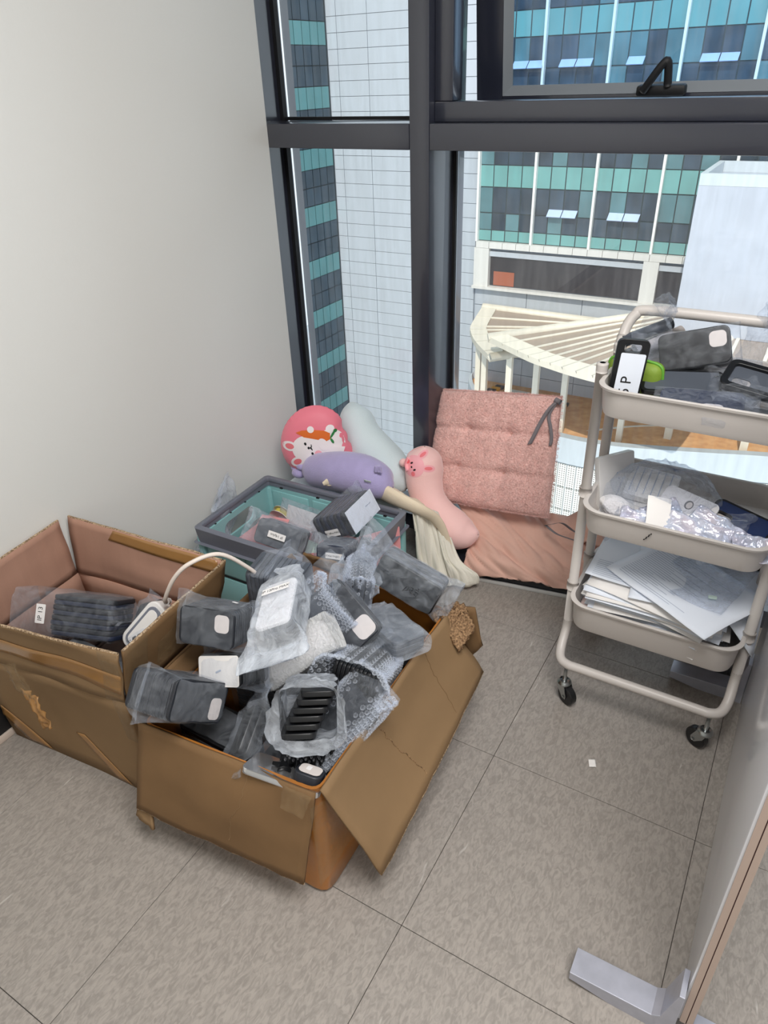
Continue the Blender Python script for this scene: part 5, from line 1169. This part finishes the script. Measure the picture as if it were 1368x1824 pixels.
    rows = [[q(-1.17, 1.56, 0.292), q(-1.08, 1.57, 0.297), q(-0.97, 1.575, 0.295), q(-0.86, 1.57, 0.29)], [q(-1.15, 1.60, 0.30), q(-1.07, 1.62, 0.31), q(-0.96, 1.62, 0.30), q(-0.84, 1.60, 0.275)], [q(-1.12, 1.66, 0.25), q(-1.05, 1.67, 0.26), q(-0.95, 1.66, 0.26), q(-0.84, 1.64, 0.245)], [q(-1.10, 1.72, 0.18), q(-1.0, 1.72, 0.19), q(-0.93, 1.69, 0.2), q(-0.83, 1.66, 0.19)]]
    sheet('cloth', gridfn(rows, 0.012, 6, 2.0), 40, 28, 0.005, 'cream', r)
    rows = [[q(-0.862, 1.575, 0.285), q(-0.845, 1.600, 0.275), q(-0.835, 1.64, 0.25), q(-0.83, 1.68, 0.22)], [q(-0.850, 1.570, 0.20), q(-0.828, 1.590, 0.19), q(-0.80, 1.625, 0.17), q(-0.775, 1.655, 0.14)], [q(-0.848, 1.575, 0.11), q(-0.812, 1.588, 0.10), q(-0.77, 1.61, 0.09), q(-0.725, 1.635, 0.085)], [q(-0.842, 1.585, 0.05), q(-0.80, 1.590, 0.035), q(-0.755, 1.605, 0.035), q(-0.705, 1.630, 0.05)], [q(-0.835, 1.60, 0.012), q(-0.79, 1.600, 0.010), q(-0.75, 1.61, 0.010), q(-0.715, 1.64, 0.016)]]
    sheet('mesh_cloth', gridfn(rows, 0.020, 4, 5.0, (0.5, -0.6, 0.3), (2.0, 0.6)), 44, 50, 0.004, 'mesh', r)
    rows = [[q(-0.80, 1.62, 0.20), q(-0.785, 1.63, 0.19), q(-0.77, 1.65, 0.16)], [q(-0.775, 1.605, 0.13), q(-0.755, 1.61, 0.115), q(-0.725, 1.63, 0.10)], [q(-0.76, 1.60, 0.09), q(-0.715, 1.610, 0.07), q(-0.672, 1.640, 0.06)], [q(-0.75, 1.605, 0.05), q(-0.705, 1.615, 0.030), q(-0.668, 1.645, 0.03)], [q(-0.74, 1.62, 0.01), q(-0.70, 1.63, 0.010), q(-0.68, 1.66, 0.014)]]
    sheet('mesh_cloth', gridfn(rows, 0.012, 4, 11.0, (0.4, -0.6, 0.4), (1.5, 0.8)), 30, 40, 0.004, 'mesh', r)
floor_textiles()

# ------------------------------------------------------------------ trolley and what it carries
FL = Matrix(((0, 0, 1), (0, 1, 0), (-1, 0, 0)))       # plate normal -> local x
FL4 = FL.to_4x4()
TX0, TX1, TY0, TY1 = -0.318, 0.060, 1.340, 1.625
def trolley():
    cx, cy = (TX0+TX1)/2, (TY0+TY1)/2; o = V((cx, cy, 0)); W, D = TX1-TX0, TY1-TY0
    r = tag(empty('trolley', o), 'warm grey three-tier trolley on castors by the window', 'trolley')
    for zr, h in ((0.842, 0.066), (0.563, 0.066), (0.302, 0.080)):
        def rr(ins, z, rad): return [V((x, y, z)) for x, y in rrect(W-2*ins, D-2*ins, max(0.008, rad), 8)]
        R0 = 0.048; prof = [(0.020, zr-h, R0-0.02), (0.010, zr-h+0.003, R0-0.01), (0.006, zr-h+0.012, R0), (0.002, zr-0.008, R0), (-0.003, zr-0.006, R0), (-0.004, zr-0.001, R0), (0.0, zr+0.001, R0), (0.005, zr-0.001, R0), (0.006, zr-0.008, R0), (0.009, zr-h+0.016, R0), (0.022, zr-h+0.005, R0-0.02), (0.10, zr-h+0.004, 0.03)]
        loft('tray', [rr(*p) for p in prof], 'trolley', r)
    for i in range(6): box('printed_mark', (-0.047+0.0022*i+0.001*(i % 2), -D/2-0.0042+0.0045, 0.524+0.0034*i), (0.0030, 0.0012, 0.0022), 'ink', r, rot=(0, -0.95, 0))
    # side tubes
    ends = (-0.328-cx, 0.067-cx)
    for x in ends:
        for y in (1.415-cy, 1.55-cy):
            tube('post', [(x, y, 0.175 if y < 0 else 0.17), (x, y, 0.855)], 0.0115, 'trolley', r, 14)
            for z in (0.30, 0.565): tube('collar', [(x, y, z-0.012), (x, y, z+0.010)], 0.0145, 'trolley', r, 14)
            tube('post_cap', catmull([(x, y, 0.846), (x, y, 0.862), (x, y, 0.866)], 3), [0.0125]*4+[0.0125, 0.009, 0.006], 'trolley', r, 14)
    for s, y0 in ((-1, 1.415-cy), (1, 1.55-cy)):
        yb = s*(D/2+0.008)
        a, b = ends
        p = [(a, y0, 0.19), (a, y0+s*0.008, 0.165), (a+0.002, (y0*0.45+yb*0.55), 0.132), (a+0.012, yb*0.93, 0.120), (a+0.035, yb, 0.117), (a+0.06, yb, 0.117)]
        p += [((a+b)/2, yb, 0.117)]+[(b-(q[0]-a), q[1], q[2]) for q in reversed(p)]
        tube('base_bar', catmull(p, 6), 0.0115, 'trolley', r, 12)
    x0, x1 = ends
    yh = 1.55-cy
    hp = [(x0, yh, 0.79), (x0-0.001, yh+0.006, 0.845), (x0+0.001, yh+0.03, 0.890), (x0+0.014, yh+0.045, 0.917), (x0+0.04, yh+0.05, 0.928), ((x0+x1)/2, yh+0.05, 0.930)]
    hp += [(x0+x1-q[0], q[1], q[2]) for q in reversed(hp[:-1])]
    tube('handle', catmull(hp, 8), 0.0115, 'trolley', r, 14)
    for x in (x0, x1): tube('handle_joint', catmull([(x, yh+0.008, 0.850), (x, yh+0.022, 0.876)], 4), 0.013, 'trolley', r, 14)
    # castors
    def castor(x, y, a):
        c = empty('castor', (x-cx, y-cy, 0), (0, 0, a), r)
        tube('stem', [(0, 0, 0.062), (0, 0, 0.112)], 0.005, 'chrome', c, 10); tube('bearing', catmull([(0, 0, 0.052), (0, 0, 0.058), (0, 0, 0.066)], 3), [0.015, 0.017, 0.018, 0.018, 0.016, 0.014, 0.012], 'chrome', c, 18)
        for s in (-1, 1):
            plate('fork', [(-0.012, 0.056), (0.013, 0.056), (0.024, 0.030), (0.022, 0.020), (0.012, 0.020), (-0.006, 0.040)], [], 0.002, 'chrome', c, Matrix(((1, 0, 0, 0), (0, 0, -1, s*0.0125), (0, 1, 0, 0), (0, 0, 0, 1))))
        vs, fs = tube_geo([(0.016, -0.0095, 0.026), (0.016, -0.007, 0.026), (0.016, 0.007, 0.026), (0.016, 0.0095, 0.026)], [0.0235, 0.026, 0.026, 0.0235], 26); mk('wheel', vs, fs, 'wheel', c).data.set_sharp_from_angle(angle=0.7)
        tube('axle', [(0.016, -0.0155, 0.026), (0.016, 0.0155, 0.026)], 0.004, 'chrome', c, 8)
    castor(-0.298, 1.333, -0.55); castor(0.037, 1.333, 2.6); castor(-0.298, 1.632, 1.2); castor(0.037, 1.632, 0.4)
    return r
trolley()
def clear_bag(label, c, e, d, m='clear', **kw):
    r = tag(empty('plastic_bag', c, e), label, 'bag'); bag(r, d, m, seed=random.random()*9, **kw); return r
def top_tray():
    packet('bagged stack of black cases with a white camera opening, tilted up on the top tray', (-0.176, 1.560, 0.868), ax((.0, -.9, .42), (.93, .1, .28)), (0.066, 0.138, 0.075), 6, m='caseblack', hole=(0.045, 0.012, 0.032, 0.032), axis=1, fin=(0.05, 0.012), wr=0.006, bagm='bag')
    # lettered black case standing at the front left corner
    e = ax((0.35, -0.93, 0.06), (0.10, -0.05, 0.99)); r = tag(empty('phone_case', (-0.276, 1.413, 0.858), e), 'black case standing upright with a white handwritten card, front left of the top tray', 'phone case')
    plate('frame', rrect(0.060, 0.125, 0.010), [rrect(0.036, 0.018, 0.007, 5, 0, 0.046)], 0.010, 'caseblack', r, Matrix(((0, 0, 1, 0), (-1, 0, 0, 0), (0, 1, 0, 0), (0, 0, 0, 1))) if False else Matrix(((0, 0, 1, 0), (0, 1, 0, 0), (-1, 0, 0, 0), (0, 0, 0, 1))), 0.001)
    plate('white_card', rrect(0.048, 0.096, 0.003), [], 0.0012, 'paper', r, Matrix(((0, 0, 1, 0.0064), (0, 1, 0, -0.012), (-1, 0, 0, -0.003), (0, 0, 0, 1))))
    text('lettering', '5 P', 0.030, 'ink', r, (0.0072, -0.030, 0.0), (FL @ Matrix.Rotation(PI/2, 3, 'Z')).to_euler())
    plate('side_button', rrect(0.008, 0.004, 0.002), [], 0.001, 'cutg', r, Matrix(((1, 0, 0, 0), (0, 0, 1, 0.0), (0, 1, 0, 0), (0, 0, 0, 1))) @ Matrix.Translation((0, 0.0315, 0.02)))
    # green pouch behind it
    r = tag(empty('pouch', (-0.272, 1.475, 0.822), (0, 0, -0.15)), 'green zipped pouch behind the lettered black case', 'pouch')
    bm = bmesh.new(); add_box(bm, (0, 0, 0), (0.115, 0.045, 0.080), 0.020, 4); bm_obj('body', bm, 'green', r, True)
    tube('zip', catmull([V((x*0.098/2*1.17, 0, 0.0))+V((0, -0.006, z)) for x, z in ((-1, -0.03), (-1, 0.02), (-0.7, 0.040), (0.7, 0.040), (1, 0.02), (1, -0.03))], 5), 0.0032, 'greenz', r, 8)
    r = tag(empty('elastic_loop', (-0.306, 1.445, 0.818), (0, 0.1, 0.3)), 'bright green strap at the left end of the top tray', 'strap')
    tube('strap', catmull([(0, -0.03, -0.02), (0, -0.025, 0.012), (0, 0.0, 0.026), (0, 0.03, 0.03), (0, 0.05, 0.02)], 6), 0.005, 'greenz', r, 8, False, 0.5); tube('strap_lining', catmull([(0.008, -0.03, -0.022), (0.008, -0.022, 0.006), (0.008, 0.0, 0.018), (0.008, 0.03, 0.022)], 6), 0.005, 'gasket', r, 8, False, 0.5)
    # rolled film sheets and a crumpled bag at the back left
    for k, (a, b, rad, m, lb) in enumerate((((-0.325, 1.56, 0.866), (-0.245, 1.64, 0.895), 0.013, 'casegrey', 'rolled grey film leaning at the back left of the top tray'), ((-0.300, 1.58, 0.842), (-0.222, 1.66, 0.872), 0.015, 'cut', 'rolled pale film under the grey film roll on the top tray'))):
        r = tag(empty('film_roll', a), lb, 'film roll'); d = V(b)-V(a); tube('roll', [V((0, 0, 0)), d*0.5, d], rad, m, r, 16)
        fr = frames_along([V((0, 0, 0)), d]); tube('core_mouth', [d*-0.005, d*0.02], rad*0.7, 'gasket', r, 14)
    clear_bag('crumpled clear bag over the film rolls on the top tray', (-0.268, 1.575, 0.885), (0.2, 0.3, 0.5), (0.045, 0.07, 0.06), axis=2, fin=(0.02, 0.045), wr=0.018)
    # cases lying in the tray
    r = tag(empty('phone_case', (-0.178, 1.463, 0.830), ax((-0.05, -.30, .95), (.95, .1, .10))), 'open black case lying flat in front of the tilted packet on the top tray', 'phone case')
    plate('frame', rrect(0.070, 0.148, 0.012), [rrect(0.030, 0.040, 0.010, 5, 0.014, -0.046)], 0.008, 'caseblack', r, FL4, 0.0012); plate('back_film', rrect(0.060, 0.138, 0.010), [], 0.001, 'casegrey', r, Matrix.Translation((0.0052, 0, 0)) @ FL4)
    r = tag(empty('phone_case', (-0.128, 1.395, 0.815), ax((0.0, -.45, .9), (.96, .1, .05))), 'bagged dark case with a white camera window at the front of the top tray', 'phone case')
    plate('shell', rrect(0.074, 0.15, 0.012), [], 0.008, 'casenavy', r, FL4, 0.001); plate('camera_opening', rrect(0.03, 0.042, 0.010, 5, 0.012, 0.02), [], 0.0008, 'cut', r, Matrix.Translation((0.0058, 0, 0)) @ FL4)
    text('lettering', 'N', 0.012, 'ink', r, (0.0066, 0.02, -0.010), (FL @ Matrix.Rotation(PI/2, 3, 'Z')).to_euler()); bag(r, (0.011, 0.155, 0.070), 'clear', seed=2.2, axis=1, fin=(0.006, 0.02), wr=0.003)
    r = tag(empty('phone_case', (-0.030, 1.470, 0.850), ax((0.08, -.32, .94), (.97, -.12, -.06))), 'thick black bumper case leaning at the right of the top tray', 'phone case')
    plate('frame', rrect(0.080, 0.150, 0.016), [rrect(0.062, 0.132, 0.010)], 0.012, 'caseblack', r, FL4, 0.002); plate('back_film', rrect(0.066, 0.136, 0.008), [rrect(0.022, 0.034, 0.009, 5, 0.016, -0.040)], 0.002, 'casegrey', r, FL4)
    for i, (c, e, lb) in enumerate((((-0.035, 1.39, 0.808), (0.1, 0.05, 0.1), 'black case in clear film at the front right of the top tray'), ((-0.11, 1.50, 0.80), (0.05, -0.1, -0.2), 'black case low in the middle of the top tray'), ((-0.22, 1.53, 0.80), (0.0, 0.1, 0.3), 'black case low under the tilted packet on the top tray'))):
        r = tag(empty('phone_case', c, e), lb, 'phone case'); plate('shell', rrect(0.15, 0.075, 0.012), [], 0.009, 'caseblack', r, None, 0.001)
        if i == 0: bag(r, (0.15, 0.075, 0.012), 'clear', seed=3.8, axis=0, fin=(0.006, 0.006), wr=0.003)
    clear_bag('crinkled clear film spread between the lying cases on the top tray', (-0.085, 1.470, 0.842), (0.1, 1.45, 0.3), (0.02, 0.10, 0.08), axis=1, fin=(0.03, 0.03), wr=0.014)
    clear_bag('clear film standing behind the tilted packet on the top tray', (-0.07, 1.585, 0.880), (0.1, 0.2, 0.3), (0.03, 0.05, 0.08), axis=2, fin=(0.02, 0.05), wr=0.018)
    r = tag(empty('star_charm', (0.0, 1.50, 0.862), ax((-0.1, -.5, .86), (0.9, 0, 0.1))), 'brown star charm on the bumper case at the right of the top tray', 'charm')
    st = [((0.016 if k % 2 == 0 else 0.007)*math.cos(k*PI/5), (0.016 if k % 2 == 0 else 0.007)*math.sin(k*PI/5)) for k in range(10)]
    plate('star', st, [], 0.005, 'yellow', r, FL4)
    r = tag(empty('bead_chain', (-0.07, 1.47, 0.842)), 'thin ball chain trailing over the cases on the top tray', 'chain')
    pts = catmull([(-0.05, 0.01, 0.005), (-0.02, 0.03, 0.012), (0.02, 0.02, 0.012), (0.05, 0.04, 0.015), (0.09, 0.03, 0.02)], 8)
    bm = bmesh.new()
    for p in pts:
        q = bmesh.ops.create_icosphere(bm, subdivisions=1, radius=0.0017)
        for v in q['verts']: v.co += p
    bm_obj('beads', bm, 'chrome', r, True)['kind'] = 'stuff'
top_tray()
def middle_tray():
    r = tag(empty('card_box', (-0.284, 1.500, 0.560), ax((.80, -.55, .25), (.25, -.20, -.94))), 'slim white card box leaning at the left end of the middle tray', 'box')
    plate('front', rrect(0.10, 0.125, 0.004), [], 0.014, 'wplast', r, FL4, 0.001)
    for i in range(3): disc('printed_dot', (0.0085, -0.02+0.014*i, 0.004*i), (1, 0, 0), 0.0018, 'inkgrey', r, 0.0006, 8)
    r = tag(empty('striped_pad', (-0.205, 1.520, 0.553), ax((0.05, -.40, .91), (.95, .0, -.05))), 'lilac striped card pack at the back left of the middle tray', 'card pack')
    plate('pack', rrect(0.085, 0.105, 0.004), [], 0.018, 'paperb', r, FL4, 0.001)
    for i in range(6): box('stripe', (0.0105, -0.043+0.016*i, 0.004), (0.0008, 0.0022, 0.074), 'inkgrey', r)
    box('barcode_foot', (-0.002, -0.045, 0.0435), (0.010, 0.02, 0.0012), 'ink', r)
    r = tag(empty('fluff_bag', (-0.257, 1.412, 0.545), (0.1, 0.2, 0.2)), 'bag of white fluff at the front left of the middle tray', 'bag')
    bm = bmesh.new(); bmesh.ops.create_icosphere(bm, subdivisions=4, radius=0.027)
    for v in bm.verts: v.co = V((v.co.x*1.35, v.co.y*1.0, v.co.z*0.75))*(1+0.25*noise.noise(v.co*40))
    bm_obj('fluff', bm, 'dustfluff', r, True); bag(r, (0.055, 0.085, 0.07), 'clear', seed=1.7, axis=1, fin=(0.015, 0.02), wr=0.008)
    # big clear dome-shaped bag with a white case in it
    r = tag(empty('plastic_bag', (-0.165, 1.480, 0.585), (0.25, 0.1, 0.1)), 'large clear bag puffed up like a dome in the middle tray', 'bag')
    vs = []; fs = []; N, K = 64, 30
    def dome(u, v):
        a = 2*PI*u; q = v; rad = 0.115*(q**0.62); h = 0.078*(1-q**2.2)-0.03
        p = V((rad*math.cos(a)*1.05, rad*math.sin(a)*0.55, h)); w = abs(noise.noise(V((math.cos(a)*5, math.sin(a)*5, q*3))))*0.020+noise.noise(p*30)*0.006
        return p*(1+w*3*q)+V((0, 0, w*0.6))
    sheet('film', dome, N, K, 0.0008, 'clear', r)
    r = tag(empty('phone_case', (-0.118, 1.452, 0.556), ax((0.02, -.42, .91), (.9, -.25, 0.0))), 'white case with a round ring hole under the clear bag in the middle tray', 'phone case')
    plate('shell', rrect(0.078, 0.115, 0.012), [], 0.007, 'casewhite', r, FL4, 0.001); plate('ring_recess', ellipse(0.012, 0.009, 20), [], 0.0012, 'cutg', r, Matrix.Translation((0.0048, 0.002, 0.008)) @ FL4); plate('ring_plate', ellipse(0.009, 0.006, 20), [], 0.0012, 'cut', r, Matrix.Translation((0.0054, 0.003, 0.007)) @ FL4)
    r = tag(empty('paper_slip', (-0.165, 1.400, 0.560), ax((0.3, -.5, .8), (.2, -.8, -0.5))), 'pale folded slip standing in front of the ring-hole case in the middle tray', 'paper')
    plate('slip', rrect(0.05, 0.075, 0.002), [], 0.0015, 'paperb', r, FL4)
    packs = (((-0.195, 1.385, 0.540), (.1, -.5, .86), (.9, .1, 0), (0.09, 0.05), 'blue white glossy packet at the front left of the middle tray', 1.0), ((-0.080, 1.390, 0.545), (.0, -.5, .86), (.95, -.1, -.05), (0.13, 0.055), 'long silver film packet along the front rim of the middle tray', 2.0),
             ((-0.045, 1.420, 0.548), (.1, -.4, .9), (.9, -.35, 0), (0.12, 0.05), 'second silver film packet behind the long one in the middle tray', 3.0), ((-0.165, 1.43, 0.548), (-.2, -.4, .9), (.8, .5, 0), (0.08, 0.05), 'silvery green folded packet beside the fluff bag', 4.0), ((0.022, 1.385, 0.535), (.1, -.5, .85), (.9, .2, 0), (0.07, 0.06), 'crinkled silver packet in the front right corner of the middle tray', 5.0))
    for c, xa, ya, (w, h), lb, sd in packs:
        r = tag(empty('film_packet', c, ax(xa, ya)), lb, 'packet', 'shiny packets in the middle tray')
        f = lambda u, v: V((0.010*noise.noise(V((u*5+sd, v*4, sd)))+0.006*abs(noise.noise(V((u*12+sd, v*6, 2))))+0.006*math.sin(PI*u)*math.sin(PI*v), (u-0.5)*w, (v-0.5)*h))
        sheet('film', f, 30, 18, 0.002, 'holo', r)
    r = tag(empty('phone_case', (-0.008, 1.462, 0.548), ax((0.02, -.38, .92), (.93, -.30, 0))), 'glossy navy case with a black camera cutout at the right of the middle tray', 'phone case')
    plate('shell', rrect(0.062, 0.128, 0.014), [rrect(0.026, 0.040, 0.011, 5, 0.012, -0.034)], 0.010, 'caseblack', r, FL4, 0.0015); plate('glossy_back', rrect(0.052, 0.116, 0.010), [rrect(0.024, 0.038, 0.010, 5, 0.012, -0.034)], 0.001, 'navygloss', r, Matrix.Translation((0.0068, 0, 0)) @ FL4); plate('camera_opening', rrect(0.020, 0.034, 0.008, 5, 0.012, -0.034), [], 0.001, 'cut', r, Matrix.Translation((-0.003, 0, 0)) @ FL4)
    clear_bag('clear crumpled film at the front of the middle tray, right of the long packet', (-0.015, 1.405, 0.556), (0.2, 1.4, 0.2), (0.02, 0.06, 0.035), axis=1, fin=(0.02, 0.02), wr=0.010)
    for i, (x, w) in enumerate(((-0.24, 0.11), (-0.10, 0.13), (0.01, 0.08))):
        r = tag(empty('card_bundle', (x, 1.482, 0.511), (0, 0, 0)), ['flat bundle of cards low at the left of the middle tray', 'flat bundle of cards low in the centre of the middle tray', 'flat bundle of cards low at the right of the middle tray'][i], 'bundle')
        for k in range(2): box('card_pack', (0, 0, -0.005+0.013*k), (w, 0.20, 0.012), 'paperb', r, 0.002, rot=(0, 0, 0.02*k))
middle_tray()
def bottom_tray():
    o = V((-0.13, 1.47, 0.235)); r = tag(empty('paper_stack', o, (0, 0, 0)), 'thick stack of used paper sheets slumped in the bottom tray', 'paper')
    for k in range(34):
        z = 0.004+k*0.0031; a = -0.10+0.16*math.sin(k*0.7)+random.uniform(-.05, .05); w, d = 0.297, 0.21
        ca, sa = math.cos(a), math.sin(a); ox, oy = random.uniform(-.012, .012)-0.006*(k/34), random.uniform(-.01, .01); sd = random.random()*9
        lim = 1.0 if k > 20 else 0.80+0.20*k/20
        def f(u, v, z=z, ca=ca, sa=sa, ox=ox, oy=oy, sd=sd, lim=lim):
            x, y = (u-0.5)*w*lim, (v-0.5)*d*lim
            return V((ox+x*ca-y*sa, oy+x*sa+y*ca, z-0.022*(1-k/40)*((2*u-1)**2)*0.3+0.016*(v-0.5)+0.0022*noise.noise(V((u*3+sd, v*3, sd)))))
        sheet('sheet', f, 8, 6, 0.0007, 'paper' if k % 3 else 'paperb', r)
    def top(label, c, a, w, d, sd, lines, curl):
        s = tag(empty('paper_sheet', c, (0.075, 0.02, a)), label, 'paper', 'printed sheets on the paper stack')
        f = lambda u, v: V(((u-0.5)*w, (v-0.5)*d, 0.004*noise.noise(V((u*2.5+sd, v*2.5, sd)))+curl*max(0, u-0.75)*max(0, 0.3-v)*4))
        sheet('page', f, 18, 14, 0.0006, 'paper', s)
        for ln in lines:
            x0, x1, y, h = ln
            sheet('printed_line', lambda u, v: f(x0+(x1-x0)*u, y+h*(v-0.5))+V((0, 0, 0.0007)), 8, 1, 0.0002, 'inkgrey', s, False)
        return s
    rnd = random.Random(5)
    L1 = [(0.05, 0.05+rnd.uniform(.3, .55), 0.05+0.035*i, 0.005) for i in range(9)]; L2 = [(0.08, 0.08+rnd.uniform(.2, .7), 0.10+0.033*i, 0.006) for i in range(24)]; L3 = [(0.1, 0.9, 0.2+0.05*i, 0.004) for i in range(12)]
    top('printed sheet at the back left of the paper stack, ruled at its edge', (-0.155, 1.505, 0.352), -0.02, 0.29, 0.20, 1.0, L1, 0.0)
    top('topmost printed sheet lying askew across the paper stack', (-0.085, 1.455, 0.360), -0.55, 0.29, 0.205, 2.0, L2, 0.0)
    top('sheet with a curled corner at the right end of the paper stack', (-0.06, 1.48, 0.349), 0.10, 0.28, 0.20, 3.0, L3[:1], -0.30)
    r = tag(empty('film_sheet', (-0.06, 1.49, 0.366), (0.09, -0.05, -0.35)), 'clear film lying over the right end of the paper stack', 'film')
    sheet('film', quadfn((-0.10, -0.09, 0), (0.10, -0.09, 0), (0.09, 0.09, 0), (-0.10, 0.09, 0), 0.010, 4, 0, 2), 20, 20, 0.0005, 'clear', r)
    r = tag(empty('adhesive_scrap', (-0.022, 1.425, 0.366), (0, 0, 0.2)), 'small pale scrap on the topmost printed sheet', 'scrap')
    bm = bmesh.new(); add_box(bm, (0, 0, 0), (0.018, 0.009, 0.006), 0.002, 2); bm_obj('scrap', bm, 'mint', r, True)
    r = tag(empty('compact_case', (-0.262, 1.395, 0.262), (0.25, 0.1, 0.0)), 'pinkish rounded gadget case at the left end of the bottom tray', 'case')
    bm = bmesh.new(); add_box(bm, (0, 0, 0), (0.075, 0.055, 0.05), 0.02, 5); bm_obj('shell', bm, 'beigeplastic', r, True)
    tube('seam', [V((x, y, 0.006)) for x, y in rrect(0.0757, 0.0557, 0.0203, 6)], 0.0009, 'casegrey', r, 5, True)
    clear_bag('clear bag squeezed at the right end of the bottom tray', (0.01, 1.42, 0.272), (0.2, 0.3, 0.5), (0.03, 0.04, 0.03), axis=1, fin=(0.015, 0.015), wr=0.008)
bottom_tray()
def right_side():
    # partition with its feet
    o = V((0.118, 1.16, 0)); r = tag(empty('partition', o), 'white glossy partition panel with a tan edge at the right', 'partition')
    spanbox('panel', V((0.100, 0.7075, 0.03))-o, V((0.125, 1.62, 1.15))-o, 'panel', r, 0.003)
    spanbox('edge_strip', V((0.1045, 0.705, 0.031))-o, V((0.1140, 0.7072, 1.149))-o, 'edge', r); spanbox('edge_strip', V((0.1155, 0.705, 0.031))-o, V((0.1242, 0.7072, 1.149))-o, 'edge', r); spanbox('edge_groove', V((0.1140, 0.7062, 0.031))-o, V((0.1155, 0.7074, 1.149))-o, 'edgeline', r)
    for nm, y in (('foot', 0.713), ('foot', 1.55)):
        f = empty(nm, V((0.098, y, 0))-o, (0, 0, 0), r)
        bm = bmesh.new(); pts = [(0.0, 0.0), (-0.10, 0.0), (-0.172, 0.012), (-0.172, 0.030), (-0.035, 0.034), (-0.022, 0.045), (-0.006, 0.128), (0.0, 0.128)]
        p = plate('bracket', pts, [], 0.046, 'foot', f, Matrix(((1, 0, 0, 0), (0, 0, -1, 0), (0, 1, 0, 0), (0, 0, 0, 1))), 0.0012); bm.free()
        p.data.shade_flat()
        for z in (0.075, 0.103): disc('screw_hole', (-0.016+(z-0.075)*0.19, 0, z), (-0.97, 0, 0.2), 0.005, 'darkgrey', f, 0.002, 12)
        spanbox('foot_rear', (0.028, -0.023, 0.0), (0.20, 0.023, 0.022), 'foot', f, 0.003)
    # grey box on the floor behind the trolley
    r = tag(empty('storage_unit', (0.012, 1.72, 0), (0, 0, -0.07)), 'grey box with a dark upper part on the floor behind the trolley', 'box')
    box('lower_case', (0, 0, 0.10), (0.15, 0.21, 0.196), 'darkgrey', r, 0.004); box('upper_case', (0, 0, 0.30), (0.15, 0.20, 0.20), 'gasket', r, 0.004); box('front_lip', (-0.01, -0.107, 0.015), (0.12, 0.012, 0.026), 'darkgrey', r, 0.003)
    # litter on the floor
    r = tag(empty('paper_scrap', (-0.172, 1.168, 0.001), (0, 0, 0.4)), 'torn white paper scrap on the floor in front of the trolley', 'scrap')
    sheet('scrap', lambda u, v: V(((u-0.5)*0.016+0.003*noise.noise(V((u*6, v*6, 0))), (v-0.5)*0.022+0.003*noise.noise(V((u*6, v*6, 4))), 0.001+0.003*abs(noise.noise(V((u*4, v*4, 2)))))), 6, 6, 0.0006, 'paperb', r)
    r = tag(empty('floor_plug', (0.218, 0.708, 0.0005)), 'small dark plug in the floor right of the partition', 'plug')
    tube('plug', [(0, 0, 0), (0, 0, 0.002)], 0.006, 'gasket', r, 16)
right_side()
